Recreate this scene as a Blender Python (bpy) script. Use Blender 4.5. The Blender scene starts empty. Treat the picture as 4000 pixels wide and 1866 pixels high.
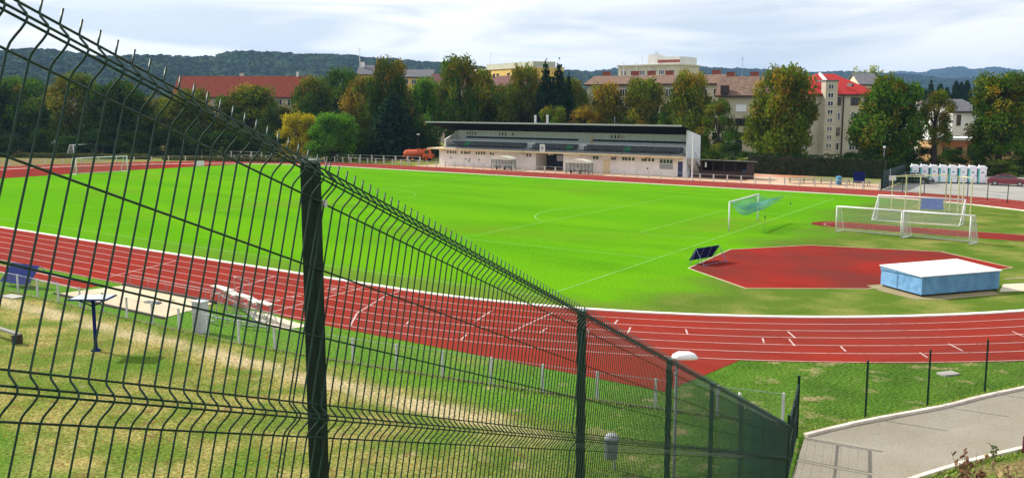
import bpy, math, random
import numpy as np
from mathutils import Vector, Matrix
R = math.radians
random.seed(7); rng = np.random.default_rng(7)
sc = bpy.context.scene
C = sc.collection

# ------------------------------------------------------------------ camera
CAM = Vector((80.29, -77.11, 10.58)); YAW = R(36.95); PIT = R(7.9); FPX = 3823.0
cd = bpy.data.cameras.new('camera'); cam = bpy.data.objects.new('camera', cd); C.objects.link(cam)
cam.location = CAM; cam.rotation_euler = (R(90) - PIT, 0, YAW)
cd.sensor_width = 36; cd.lens = FPX / 4000 * 36; cd.clip_start = 0.05; cd.clip_end = 20000
sc.camera = cam
sc.view_settings.view_transform = 'Standard'; sc.view_settings.look = 'None'
sc.view_settings.gamma = 1; sc.view_settings.exposure = 0.55
sc.render.resolution_x = 1024; sc.render.resolution_y = 477

# ------------------------------------------------------------------ world
SUN_EL = R(38); SUN_AZ = Vector((-0.995, -0.10, 0)).normalized()
w = bpy.data.worlds.new('World'); sc.world = w; w.use_nodes = True
nt = w.node_tree; nt.nodes.clear()
def N(nt, t, **k):
    n = nt.nodes.new(t)
    for a, b in k.items(): setattr(n, a, b)
    return n
out = N(nt, 'ShaderNodeOutputWorld'); bg = N(nt, 'ShaderNodeBackground'); bg.inputs[1].default_value = 0.1
sky = N(nt, 'ShaderNodeTexSky', sky_type='NISHITA', sun_disc=False, sun_elevation=SUN_EL, sun_rotation=math.atan2(SUN_AZ.x, SUN_AZ.y))
tc = N(nt, 'ShaderNodeTexCoord'); mp = N(nt, 'ShaderNodeMapping')
mp.inputs['Scale'].default_value = (1.0, 1.0, 6.5); mp.inputs['Rotation'].default_value = (0.0, 0.03, 0.5)
nz = N(nt, 'ShaderNodeTexNoise'); nz.inputs['Scale'].default_value = 2.6; nz.inputs['Detail'].default_value = 9; nz.inputs['Roughness'].default_value = 0.55; nz.inputs['Distortion'].default_value = 0.5
cr = N(nt, 'ShaderNodeValToRGB'); cr.color_ramp.elements[0].position = 0.34; cr.color_ramp.elements[1].position = 0.62
cr.color_ramp.elements[0].color = (0.8, 0.8, 0.8, 1); cr.color_ramp.elements[1].color = (0.97, 0.97, 0.97, 1)
nz2 = N(nt, 'ShaderNodeTexNoise'); nz2.inputs['Scale'].default_value = 3.6; nz2.inputs['Detail'].default_value = 9; nz2.inputs['Distortion'].default_value = 0.8
cc = N(nt, 'ShaderNodeValToRGB'); cc.color_ramp.elements[0].position = 0.4; cc.color_ramp.elements[1].position = 0.55
cc.color_ramp.elements[0].color = (5.3, 5.75, 6.5, 1); cc.color_ramp.elements[1].color = (8.3, 8.2, 8.2, 1)
mx = N(nt, 'ShaderNodeMix', data_type='RGBA')
L = nt.links.new
L(tc.outputs['Generated'], mp.inputs[0]); L(mp.outputs[0], nz.inputs[0]); L(mp.outputs[0], nz2.inputs[0])
L(nz.outputs[0], cr.inputs[0]); L(nz2.outputs[0], cc.inputs[0])
L(cr.outputs[0], mx.inputs['Factor']); L(sky.outputs[0], mx.inputs['A']); L(cc.outputs[0], mx.inputs['B'])
L(mx.outputs['Result'], bg.inputs[0]); L(bg.outputs[0], out.inputs[0])

sl = bpy.data.lights.new('sun', 'SUN'); sun = bpy.data.objects.new('sun', sl); C.objects.link(sun)
sl.energy = 4.2; sl.angle = R(0.5); sl.color = (1, 0.95, 0.86)
sv = SUN_AZ * math.cos(SUN_EL) + Vector((0, 0, math.sin(SUN_EL)))
sun.rotation_euler = sv.to_track_quat('Z', 'Y').to_euler(); sun.location = (0, 0, 60)

# ------------------------------------------------------------------ pixel -> world helpers (photo pixels, 4000 wide)
FH = Vector((-math.sin(YAW), math.cos(YAW), 0)); RH = Vector((math.cos(YAW), math.sin(YAW), 0))
cp, sp = math.cos(PIT), math.sin(PIT)
def ray(x, y):
    X = (x - 2000) / FPX; Y = (933 - y) / FPX
    return RH * X + FH * (cp + Y * sp) + Vector((0, 0, Y * cp - sp))
def at(x, y, z=0.0):
    r = ray(x, y); t = (z - CAM.z) / r.z; p = CAM + r * t
    return Vector((p.x, p.y, z))
def pd(x, fd, y=560):
    r = ray(x, y); p = CAM + r * (fd / r.dot(FH)); return Vector((p.x, p.y, 0))
def hz(P, y):
    a = (Vector((P[0], P[1], 0)) - CAM).dot(FH); Yi = (933 - y) / FPX
    return CAM.z + a * (Yi * cp - sp) / (cp + Yi * sp)
def dist(P): return (Vector((P[0], P[1], 0)) - CAM).dot(FH)

# ------------------------------------------------------------------ materials
MATS = {}
def mat(name, col, col2=None, scale=4.0, rough=0.75, bump=0.0, bscale=None, metal=0.0, spec=0.4, lo=0.35, hi=0.65, detail=6, world=False, stretch=(1, 1, 1), alpha=1.0, transl=0.0, coat=0.0):
    if name in MATS: return MATS[name]
    m = bpy.data.materials.new(name); m.use_nodes = True; nt = m.node_tree; L = nt.links.new
    b = nt.nodes['Principled BSDF']
    b.inputs['Roughness'].default_value = rough; b.inputs['Metallic'].default_value = metal
    b.inputs['Specular IOR Level'].default_value = spec; b.inputs['Coat Weight'].default_value = coat
    b.inputs['Base Color'].default_value = (*col, 1)
    if transl: b.inputs['Transmission Weight'].default_value = transl
    if alpha < 1: b.inputs['Alpha'].default_value = alpha
    if col2 is None: col2 = tuple(c * 0.82 for c in col)
    if world:
        g = N(nt, 'ShaderNodeNewGeometry'); src = g.outputs['Position']
    else:
        t = N(nt, 'ShaderNodeTexCoord'); src = t.outputs['Object']
    mp = N(nt, 'ShaderNodeMapping'); mp.inputs['Scale'].default_value = stretch; L(src, mp.inputs[0])
    n = N(nt, 'ShaderNodeTexNoise'); n.inputs['Scale'].default_value = scale; n.inputs['Detail'].default_value = detail; n.inputs['Roughness'].default_value = 0.62
    L(mp.outputs[0], n.inputs[0])
    r = N(nt, 'ShaderNodeValToRGB'); r.color_ramp.elements[0].position = lo; r.color_ramp.elements[1].position = hi
    r.color_ramp.elements[0].color = (*col2, 1); r.color_ramp.elements[1].color = (*col, 1)
    L(n.outputs[0], r.inputs[0]); L(r.outputs[0], b.inputs['Base Color'])
    if bump:
        n2 = N(nt, 'ShaderNodeTexNoise'); n2.inputs['Scale'].default_value = bscale or scale * 4; n2.inputs['Detail'].default_value = 4
        L(mp.outputs[0], n2.inputs[0])
        bp = N(nt, 'ShaderNodeBump'); bp.inputs['Strength'].default_value = bump; bp.inputs['Distance'].default_value = 0.1
        L(n2.outputs[0], bp.inputs['Height']); L(bp.outputs[0], b.inputs['Normal'])
    MATS[name] = m; return m

def multi_ground(name, layers, base, bump=0.4, bscale=9.0, rough=0.95, fine=(14.0, 0.75, 1.2)):
    """layers: list of (color, mask function(nt, pos) -> socket)."""
    m = bpy.data.materials.new(name); m.use_nodes = True; nt = m.node_tree; L = nt.links.new
    b = nt.nodes['Principled BSDF']; b.inputs['Roughness'].default_value = rough; b.inputs['Specular IOR Level'].default_value = 0.0
    g = N(nt, 'ShaderNodeNewGeometry'); pos = g.outputs['Position']
    rgb = N(nt, 'ShaderNodeRGB'); rgb.outputs[0].default_value = (*base, 1); cur = rgb.outputs[0]
    for col, fn in layers:
        s = fn(nt, pos); mx = N(nt, 'ShaderNodeMix', data_type='RGBA'); mx.inputs['B'].default_value = (*col, 1)
        L(cur, mx.inputs['A']); L(s, mx.inputs['Factor']); cur = mx.outputs['Result']
    n = N(nt, 'ShaderNodeTexNoise'); n.inputs['Scale'].default_value = fine[0]; n.inputs['Detail'].default_value = 5; L(pos, n.inputs[0])
    mr = N(nt, 'ShaderNodeMapRange'); mr.inputs[1].default_value = 0.3; mr.inputs[2].default_value = 0.7; mr.inputs[3].default_value = fine[1]; mr.inputs[4].default_value = fine[2]
    L(n.outputs[0], mr.inputs[0])
    vm = N(nt, 'ShaderNodeVectorMath', operation='SCALE'); L(cur, vm.inputs[0]); L(mr.outputs[0], vm.inputs['Scale'])
    L(vm.outputs[0], b.inputs['Base Color'])
    n2 = N(nt, 'ShaderNodeTexNoise'); n2.inputs['Scale'].default_value = bscale; n2.inputs['Detail'].default_value = 6; L(pos, n2.inputs[0])
    bp = N(nt, 'ShaderNodeBump'); bp.inputs['Strength'].default_value = bump; bp.inputs['Distance'].default_value = 0.12
    L(n2.outputs[0], bp.inputs['Height']); L(bp.outputs[0], b.inputs['Normal'])
    return m
def m_noise(scale, lo, hi, stretch=(1, 1, 1), off=(0, 0, 0), amt=1.0, rot=0.0, detail=5):
    def f(nt, pos):
        L = nt.links.new
        mp = N(nt, 'ShaderNodeMapping'); mp.inputs['Scale'].default_value = stretch; mp.inputs['Location'].default_value = off; mp.inputs['Rotation'].default_value = (0, 0, rot); L(pos, mp.inputs[0])
        n = N(nt, 'ShaderNodeTexNoise'); n.inputs['Scale'].default_value = scale; n.inputs['Detail'].default_value = detail; L(mp.outputs[0], n.inputs[0])
        r = N(nt, 'ShaderNodeMapRange'); r.inputs[1].default_value = lo; r.inputs[2].default_value = hi; r.inputs[3].default_value = 0; r.inputs[4].default_value = amt
        L(n.outputs[0], r.inputs[0]); return r.outputs[0]
    return f
def m_line(axis_fn, lo, hi, jitter=0.0, jscale=0.3, amt=1.0):
    """smooth step of (a*x+b*y+c) plus noise jitter, from lo to hi."""
    a, b_, c = axis_fn
    def f(nt, pos):
        L = nt.links.new
        d = N(nt, 'ShaderNodeVectorMath', operation='DOT_PRODUCT'); d.inputs[1].default_value = (a, b_, 0); L(pos, d.inputs[0])
        n = N(nt, 'ShaderNodeTexNoise'); n.inputs['Scale'].default_value = jscale; n.inputs['Detail'].default_value = 6; L(pos, n.inputs[0])
        ml = N(nt, 'ShaderNodeMath', operation='MULTIPLY_ADD'); ml.inputs[1].default_value = jitter * 4; ml.inputs[2].default_value = c - jitter * 2; L(n.outputs[0], ml.inputs[0])
        ad = N(nt, 'ShaderNodeMath', operation='ADD'); L(d.outputs['Value'], ad.inputs[0]); L(ml.outputs[0], ad.inputs[1])
        r = N(nt, 'ShaderNodeMapRange', interpolation_type='SMOOTHSTEP'); r.inputs[1].default_value = lo; r.inputs[2].default_value = hi; r.inputs[3].default_value = 0; r.inputs[4].default_value = amt
        L(ad.outputs[0], r.inputs[0]); return r.outputs[0]
    return f
def m_mul(*fs):
    def f(nt, pos):
        L = nt.links.new; cur = fs[0](nt, pos)
        for g in fs[1:]:
            m = N(nt, 'ShaderNodeMath', operation='MULTIPLY'); L(cur, m.inputs[0]); L(g(nt, pos), m.inputs[1]); cur = m.outputs[0]
        return cur
    return f

# ------------------------------------------------------------------ mesh builder
class MB:
    def __init__(s): s.v = []; s.f = []
    def add(s, vs, fs):
        o = len(s.v); s.v += [tuple(p) for p in vs]; s.f += [tuple(i + o for i in q) for q in fs]; return s
    def box(s, c, d, rz=0.0, rx=0.0, ry=0.0):
        M = Matrix.Translation(c) @ Matrix.Rotation(rz, 4, 'Z') @ Matrix.Rotation(ry, 4, 'Y') @ Matrix.Rotation(rx, 4, 'X')
        vs = [M @ Vector((x * d[0] / 2, y * d[1] / 2, z * d[2] / 2)) for x in (-1, 1) for y in (-1, 1) for z in (-1, 1)]
        return s.add(vs, [(0, 1, 3, 2), (4, 6, 7, 5), (0, 4, 5, 1), (2, 3, 7, 6), (0, 2, 6, 4), (1, 5, 7, 3)])
    def bx(s, x0, x1, y0, y1, z0, z1): return s.box(((x0 + x1) / 2, (y0 + y1) / 2, (z0 + z1) / 2), (x1 - x0, y1 - y0, z1 - z0))
    def tube(s, pts, r, n=6, caps=True):
        pts = [Vector(p) for p in pts]; rs = r if isinstance(r, (list, tuple)) else [r] * len(pts)
        vs = []; k = len(pts)
        t0 = (pts[1] - pts[0]).normalized(); ref = Vector((0, 0, 1)) if abs(t0.z) < 0.9 else Vector((1, 0, 0))
        for i, p in enumerate(pts):
            t = (pts[min(i + 1, k - 1)] - pts[max(i - 1, 0)])
            t = t.normalized() if t.length > 1e-9 else t0
            u = ref.cross(t)
            u = u.normalized() if u.length > 1e-6 else Vector((1, 0, 0)); v = t.cross(u); ref = v.cross(u) if False else ref
            for j in range(n):
                a = 2 * math.pi * j / n; vs.append(p + (u * math.cos(a) + v * math.sin(a)) * rs[i])
        fs = [(i * n + j, i * n + (j + 1) % n, (i + 1) * n + (j + 1) % n, (i + 1) * n + j) for i in range(k - 1) for j in range(n)]
        if caps: fs += [tuple(range(n))[::-1], tuple((k - 1) * n + j for j in range(n))]
        return s.add(vs, fs)
    def cyl(s, c, r, h, n=16, r2=None): return s.tube([c, (c[0], c[1], c[2] + h)], [r, r if r2 is None else r2], n)
    def lathe(s, prof, n=20, c=(0, 0, 0)):
        vs = [(c[0] + r * math.cos(2 * math.pi * j / n), c[1] + r * math.sin(2 * math.pi * j / n), c[2] + z) for r, z in prof for j in range(n)]
        k = len(prof); fs = [(i * n + j, i * n + (j + 1) % n, (i + 1) * n + (j + 1) % n, (i + 1) * n + j) for i in range(k - 1) for j in range(n)]
        fs += [tuple(range(n))[::-1], tuple((k - 1) * n + j for j in range(n))]
        return s.add(vs, fs)
    def prism(s, poly, z0, z1):
        n = len(poly); vs = [(p[0], p[1], z0) for p in poly] + [(p[0], p[1], z1) for p in poly]
        return s.add(vs, [tuple(range(n))[::-1], tuple(range(n, 2 * n))] + [(i, (i + 1) % n, n + (i + 1) % n, n + i) for i in range(n)])
    def poly(s, pts): return s.add(pts, [tuple(range(len(pts)))])
    def slab(s, pts, t):
        """thick face: pts (3D, planar loop), thickness vector t"""
        n = len(pts); t = Vector(t); vs = [Vector(p) for p in pts] + [Vector(p) + t for p in pts]
        return s.add(vs, [tuple(range(n)), tuple(range(n, 2 * n))[::-1]] + [(i, n + i, n + (i + 1) % n, (i + 1) % n) for i in range(n)])
    def xf(s, M, start=0):
        for i in range(start, len(s.v)): s.v[i] = tuple(M @ Vector(s.v[i]))
        return s
    def build(s, name, m=None, parent=None, smooth=False, bevel=0.0, fixn=True):
        me = bpy.data.meshes.new(name); me.from_pydata(s.v, [], s.f); 
        if m: me.materials.append(m)
        if smooth: me.polygons.foreach_set('use_smooth', [True] * len(me.polygons))
        me.update(); o = bpy.data.objects.new(name, me); C.objects.link(o)
        if parent: o.parent = parent
        if bevel:
            md = o.modifiers.new('bevel', 'BEVEL'); md.width = bevel; md.segments = 2; md.limit_method = 'ANGLE'
        return o
def tag(o, label=None, cat=None, group=None, kind=None):
    if label: o['label'] = label
    if cat: o['category'] = cat
    if group: o['group'] = group
    if kind: o['kind'] = kind
    return o
def thing(name, label, cat, loc=(0, 0, 0), rz=0.0, group=None):
    o = bpy.data.objects.new(name, None); C.objects.link(o); o.location = loc; o.rotation_euler = (0, 0, rz); o.empty_display_size = 0.2
    return tag(o, label, cat, group)
def struct(name, mb, m, **k): return tag(mb.build(name, m, **k), kind='structure')
def copy_thing(root, label, loc=None, rz=None, group=None):
    r = root.copy(); C.objects.link(r)
    for ch in list(root.children):
        c = ch.copy(); C.objects.link(c); c.parent = r
        for g in ch.children:
            d = g.copy(); C.objects.link(d); d.parent = c
    r['label'] = label
    if group: r['group'] = group
    if loc is not None: r.location = loc
    if rz is not None: r.rotation_euler = (0, 0, rz)
    return r
def np_mesh(name, V, F, m, attr=None, parent=None, smooth=False, lum=None):
    V = np.asarray(V, np.float32); F = np.asarray(F, np.int32); k = F.shape[1]
    me = bpy.data.meshes.new(name); me.vertices.add(len(V)); me.vertices.foreach_set('co', V.ravel())
    me.loops.add(F.size); me.loops.foreach_set('vertex_index', F.ravel())
    me.polygons.add(len(F)); me.polygons.foreach_set('loop_start', np.arange(0, F.size, k, dtype=np.int32)); me.polygons.foreach_set('loop_total', np.full(len(F), k, np.int32))
    if smooth: me.polygons.foreach_set('use_smooth', np.ones(len(F), bool))
    me.update(calc_edges=True); me.validate()
    if attr is not None:
        a = me.attributes.new('tint', 'FLOAT', 'FACE'); a.data.foreach_set('value', np.asarray(attr, np.float32))
    if lum is not None:
        a = me.attributes.new('lum', 'FLOAT', 'FACE'); a.data.foreach_set('value', np.asarray(lum, np.float32))
    if m: me.materials.append(m)
    if name is None: return me
    o = bpy.data.objects.new(name, me); C.objects.link(o)
    if parent: o.parent = parent
    return o

# common materials
M_WHITE = mat('white_paint', (0.78, 0.78, 0.76), (0.62, 0.62, 0.6), 6)
M_GALV = mat('galvanised_steel', (0.42, 0.44, 0.46), (0.3, 0.32, 0.34), 20, rough=0.45, metal=0.6)
M_CONC = mat('concrete', (0.42, 0.4, 0.36), (0.3, 0.29, 0.26), 3, rough=0.9, bump=0.2)
M_DARK = mat('dark_opening', (0.012, 0.013, 0.015), (0.006, 0.006, 0.008), 2, rough=0.6)
M_GLASS = mat('window_glass', (0.02, 0.025, 0.03), (0.012, 0.015, 0.02), 1, rough=0.08, spec=0.8)
M_GREEN = mat('green_coated_steel', (0.003, 0.026, 0.017), (0.002, 0.016, 0.011), 30, rough=0.5, spec=0.22)
M_NAVY = mat('navy_panel', (0.01, 0.022, 0.13), (0.008, 0.016, 0.1), 3, rough=0.9, spec=0.08)
M_RUB = mat('black_rubber', (0.012, 0.012, 0.012), (0.02, 0.02, 0.02), 20, rough=0.85)

# ================================================================== SETTING
HD = Vector((math.sin(R(20.336) ) , 0, 0))
az = R(20.336); FD = (RH * math.sin(az) + FH * math.cos(az)).normalized()      # fence heading, downhill
FN = (-RH * math.cos(az) + FH * math.sin(az)).normalized()                      # to the left of the fence
def bank_h(X, Y):
    dx = X - CAM.x; dy = Y - CAM.y
    s = dx * FD.x + dy * FD.y; l = dx * FN.x + dy * FN.y
    z = 9.55 - 0.357 * s - 0.55 * np.maximum(0, l - 1.7)
    z = np.minimum(z, 9.6)
    rr = -l   # to the right: keep the same plane, gently easing
    z = z - 0.10 * np.maximum(0, rr - 2.0)
    z = np.where(z > 0.35, z, 0.35 * np.exp((z - 0.35) / 0.35))
    z = np.where(z < 0.02, 0, z - 0.02)
    return z
def ground():
    xs = np.unique(np.concatenate([np.linspace(-9000, -400, 30), np.linspace(-400, 20, 43), np.linspace(20, 120, 201), np.linspace(120, 400, 20), np.linspace(400, 9000, 25)]))
    ys = np.unique(np.concatenate([np.linspace(-4000, -150, 15), np.linspace(-150, -100, 20), np.linspace(-100, -45, 111), np.linspace(-45, 400, 40), np.linspace(400, 9000, 25)]))
    X, Y = np.meshgrid(xs, ys); Z = bank_h(X, Y)
    V = np.stack([X.ravel(), Y.ravel(), Z.ravel()], 1); nx = len(xs); ny = len(ys)
    i = np.arange(nx - 1)[None, :] + np.arange(ny - 1)[:, None] * nx; i = i.ravel()
    F = np.stack([i, i + 1, i + nx + 1, i + nx], 1)
    m = multi_ground('meadow_grass', [
        ((0.15, 0.19, 0.035), m_noise(0.25, 0.42, 0.62, off=(3, 5, 0))),
        ((0.34, 0.28, 0.1), m_noise(0.5, 0.42, 0.62, off=(13, 2, 0), amt=0.9)),
        ((0.19, 0.12, 0.05), m_noise(1.6, 0.55, 0.68, off=(3, 22, 0), amt=0.75)),
        ((0.075, 0.17, 0.018), m_noise(0.16, 0.5, 0.62, off=(40, 12, 0), amt=0.8)),
        # lusher band along the track side fence
        ((0.085, 0.22, 0.018), m_mul(m_line((0, 1, 0), -51.2, -50.2, 0.5, 0.5), m_line((0, -1, 0), 10, 40, 0, 1), m_noise(0.4, 0.25, 0.45, amt=0.9))),
        ((0.075, 0.145, 0.02), m_line((1, 0, 0), 60, 66, 1, .3, amt=.75)), ((0.035, 0.085, 0.012), m_mul(m_line((1, 0, 0), 60, 66, 1, .3), m_noise(0.5, 0.42, 0.62, off=(31, 7, 0), amt=0.5))),  # darker mottling paints patchy shade into the verge grass colour
        ((0.3, 0.25, 0.12), m_mul(m_line((1, 0, 0), 60, 64, 1, .3), m_noise(0.7, 0.58, 0.68, off=(5, 17, 0), amt=0.8))),
        # worn footpath parallel to the fence
        ((0.46, 0.37, 0.21), m_mul(m_line((0, 1, 0), -53.3, -52.4, 0.42, 0.35), m_line((0, -1, 0), 51.3, 52.0, 0.42, 0.5), m_noise(0.35, 0.3, 0.55, amt=0.9), m_line((-1, 0, 0), -66, -58, 0.5, 0.3))),
        ((0.24, 0.16, 0.085), m_mul(m_line((1, -0.45, 0), 95.5, 96.3, .2, .5), m_noise(0.6, 0.3, 0.5, amt=.9))),
        ((0.34, 0.27, 0.16), m_noise(0.9, 0.64, 0.74, off=(9, 21, 0), amt=0.8)),
        # far field beyond the left bend
        ((0.17, 0.175, 0.065), m_mul(m_line((-1, 0, 0), 62, 70, 0, 1), m_noise(0.03, 0.3, 0.7, amt=0.8))),
        ((0.21, 0.13, 0.085), m_mul(m_line((-1, 0, 0), 85, 92, 3, 0.05), m_line((0, 1, 0), -20, 5, 3, .1), m_line((-1, 0, 0), -10, 10, 0, 1), m_noise(0.05, 0.4, 0.6, amt=0.7))),
    ], (0.12, 0.17, 0.03), bump=0.9, bscale=7.0, fine=(8.0, 0.5, 1.42))
    return tag(np_mesh('ground', V, F, m), kind='structure')
ground()

def arcpts(Rr, a0, a1, n, cx=42.0):
    return [(cx + Rr * math.cos(a), Rr * math.sin(a)) for a in np.linspace(a0, a1, n)]
def stadium(Rr, n=72):
    l = arcpts(Rr, -math.pi / 2, math.pi / 2, n, 42.0) + arcpts(Rr, math.pi / 2, 3 * math.pi / 2, n, -42.0)
    return l
def ring(Rin, Rout, z, n=72):
    a = stadium(Rin, n); b = stadium(Rout, n); k = len(a); mb = MB()
    mb.add([(p[0], p[1], z) for p in a] + [(p[0], p[1], z) for p in b], [(i, (i + 1) % k, k + (i + 1) % k, k + i) for i in range(k)]); return mb

# red tartan
def tartan(name, c1, c2):
    return multi_ground(name, [(c2, m_noise(0.16, 0.38, 0.62, off=(7, 3, 0), amt=0.9)), (tuple(c * 0.72 for c in c1), m_noise(0.7, 0.5, 0.72, stretch=(0.22, 1, 1), amt=0.6)),
                               (tuple(min(1, c * 1.25) for c in c1), m_noise(2.5, 0.62, 0.75, amt=0.35))], c1, bump=0.12, bscale=30, rough=0.88, fine=(22, 0.9, 1.1))
M_TART = tartan('track_tartan', (0.245, 0.03, 0.02), (0.195, 0.034, 0.026))
M_TART2 = tartan('sector_tartan', (0.24, 0.026, 0.019), (0.135, 0.032, 0.026))
grass_m = multi_ground('pitch_grass', [
    ((0.11, 0.30, 0.006), m_noise(0.09, 0.42, 0.58, stretch=(0.22, 1, 1), rot=0.1, amt=0.9)),
    ((0.07, 0.225, 0.006), m_noise(0.2, 0.5, 0.72, stretch=(0.3, 1, 1), off=(5, 5, 0), amt=0.8)),
    ((0.115, 0.21, 0.013), m_noise(0.05, 0.56, 0.7, off=(30, 5, 0), amt=0.6)),
    ((0.14, 0.2, 0.02), m_mul(m_line((1, 0, 0), 38, 44, 1, .4), m_line((-1, 0, 0), -48.5, -45, 1, .4), m_line((0, 1, 0), -5, -1, 1, .4), m_line((0, -1, 0), -10, -6, 1, .4), m_noise(.6, .35, .6, amt=.7))),
    ((0.088, 0.148, 0.02), m_line((1, 0.12, 0), 47.5, 54.5, 3.5, 0.12)),
    ((0.115, 0.17, 0.025), m_mul(m_line((0, -1, 0), 31.8, 35.2, 1.1, 0.25, 0.85), m_line((1, 0, 0), -10, 50, 0, 1))),
    ((0.22, 0.22, 0.06), m_mul(m_line((1, 0.12, 0), 50, 58, 3.0, 0.12), m_noise(0.28, 0.44, 0.66, off=(2, 9, 0), amt=0.9))),
    ((0.055, 0.13, 0.012), m_mul(m_line((1, 0.12, 0), 50, 58, 3.0, 0.12), m_noise(0.5, 0.52, 0.7, off=(12, 9, 0), amt=0.6))),
], (0.086, 0.275, 0.006), bump=0.5, bscale=8.0, fine=(6.0, 0.84, 1.12))
inf = MB().poly([(p[0], p[1], 0.010) for p in stadium(37.05)])
struct('infield', inf, grass_m)
# D area red at the left end
dd = [(-60.5 - (0.9 if -5 < y < 20 else 0), y) for y in np.linspace(-31.8, 31.8, 9)][::-1]
arc = [p for p in arcpts(37.0, math.pi / 2, 3 * math.pi / 2, 160, -42.0) if p[0] < -60.5]
struct('red_end_zone', MB().poly([(p[0], p[1], 0.016) for p in arc + dd[::-1]]), M_TART2)
# track ring + sprint chute on the near straight
tr = ring(37.0, 45.5, 0.012)
struct('running_track', tr, M_TART)
chute = [(42.0, -45.5), (42, -45.72), (63.7, -45.65), (64.05, -40.0)] + [p for p in arcpts(45.5, -math.pi / 2, 0, 200) if p[0] < 64.05][::-1]
struct('sprint_chute', MB().poly([(p[0], p[1], 0.012) for p in chute[:]]), M_TART)
# kerb
def band(pts, wd, z0, z1, closed=False):
    mb = MB(); n = len(pts); P = [Vector((p[0], p[1], 0)) for p in pts]; Ls = []; Rs = []
    for i in range(n):
        a = P[(i - 1) % n] if (closed or i > 0) else P[i]; b = P[(i + 1) % n] if (closed or i < n - 1) else P[i]
        t = (b - a).normalized(); nn = Vector((-t.y, t.x, 0)) * wd / 2; Ls.append(P[i] + nn); Rs.append(P[i] - nn)
    vs = []
    for i in range(n):
        for q, z in ((Ls[i], z0), (Ls[i], z1), (Rs[i], z1), (Rs[i], z0)): vs.append((q.x, q.y, z))
    fs = []
    for i in range(n if closed else n - 1):
        j = (i + 1) % n
        for k in ((0, 1), (1, 2), (2, 3)): fs.append((i * 4 + k[0], j * 4 + k[0], j * 4 + k[1], i * 4 + k[1]))
    if not closed: fs += [(0, 1, 2, 3), ((n - 1) * 4 + 3, (n - 1) * 4 + 2, (n - 1) * 4 + 1, (n - 1) * 4)]
    return mb.add(vs, fs)
M_KERB = mat('kerb_white', (0.82, 0.79, 0.7), (0.62, 0.57, 0.45), 1.2, rough=0.8, world=True, lo=0.3, hi=0.5)
struct('track_kerb', band(stadium(36.9, 120), 0.32, 0.0, 0.07, True), M_KERB)
M_LINE = mat('line_paint', (0.5, 0.38, 0.35), (0.36, 0.15, 0.12), 2.5, rough=0.8, world=True, lo=0.3, hi=0.5)
ln = MB()
for k in range(1, 7):
    r_ = 37 + 1.4 * k
    q = ring(r_ - 0.032, r_ + 0.032, 0.018, 90); ln.add(q.v, q.f)
def stripe(mb, a, b, wd=0.07, z=0.02):
    a = Vector((a[0], a[1], 0)); b = Vector((b[0], b[1], 0)); t = (b - a).normalized(); n_ = Vector((-t.y, t.x, 0)) * wd / 2
    mb.add([(a + n_).to_tuple()[:2] + (z,), (a - n_).to_tuple()[:2] + (z,), (b - n_).to_tuple()[:2] + (z,), (b + n_).to_tuple()[:2] + (z,)], [(0, 1, 2, 3)])
# start marks and staggers read off the photo
for a, b in [((56.1, -36.3), (56.4, -37.1)), ((57.4, -37.3), (57.9, -38.4)), ((59.7, -36.1), (60.2, -36.9)), ((63.3, -35.6), (63.7, -36.4)), ((63.7, -33.6), (64.5, -34.7)), ((64.3, -35.0), (65.0, -36.1)),
             ((66.6, -34.9), (67.1, -35.7)), ((69.7, -34.0), (70.2, -34.7)), ((70.3, -31.6), (71.1, -32.6)), ((72.1, -27.3), (72.7, -28.1)), ((46.6, -45.2), (44.7, -42.9)), ((44.7, -42.9), (42.6, -38.6)), ((42.6, -38.6), (42.3, -37.2)),
             ((52.5, -44.0), (52.1, -43.1)), ((50.7, -40.8), (49.8, -38.3)), ((53.4, -41.4), (52.6, -36.9)), ((54.6, -40.8), (54.3, -39.8)), ((48.4, -43.2), (47.9, -42.4)), ((25.0, -44.9), (22.9, -38.6)), ((34.9, -44.6), (32.9, -38.4)), ((41.0, -45.3), (39.8, -37.2)),
             ((75.9, -8), (77.1, -8.6)), ((59, 40.5), (55.2, 35.3))]:
    stripe(ln, a, b, 0.08)
# lane numbers near the start: small seven-segment style digits 1-6
SEG = {1: 'bc', 2: 'abged', 3: 'abgcd', 4: 'fgbc', 5: 'afgcd', 6: 'afgedc'}
def digit(mb, d, c, h, ang, z=0.021):
    X = Vector((math.cos(ang), math.sin(ang), 0)); Y = Vector((-X.y, X.x, 0)); w_ = h * 0.55; c = Vector((c[0], c[1], 0))
    pts = {'a': ((0, 1), (1, 1)), 'b': ((1, 1), (1, .5)), 'c': ((1, .5), (1, 0)), 'd': ((0, 0), (1, 0)), 'e': ((0, 0), (0, .5)), 'f': ((0, .5), (0, 1)), 'g': ((0, .5), (1, .5))}
    for i, s in enumerate(SEG[d]):
        (x0, y0), (x1, y1) = pts[s]
        stripe(mb, c + X * ((x0 - .5) * w_) + Y * ((y0 - .5) * h), c + X * ((x1 - .5) * w_) + Y * ((y1 - .5) * h), 0.09, z + i * 0.0006)
for k in range(6): digit(ln, k + 1, (39.0 - 0.1 * k, -37.7 - 1.4 * k), 0.8, R(-90))
struct('lane_lines', ln, M_LINE)
M_PL = mat('pitch_line_paint', (0.19, 0.38, 0.075), (0.11, 0.31, 0.02), 0.7, rough=0.9, world=True)
pl = MB()
def gl(t): return (49.6 - 6.0 * t, -32.2 + 63.8 * t)
stripe(pl, gl(-0.02), gl(1), 0.12, 0.016)
stripe(pl, (49.6, -33.6), (-58, -33.8), 0.1, 0.015); stripe(pl, (43.6, 31.6), (-58, 33.0), 0.1, 0.015)
stripe(pl, (1.5, -33.6), (-8, 32.6), 0.1, 0.0165)
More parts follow.
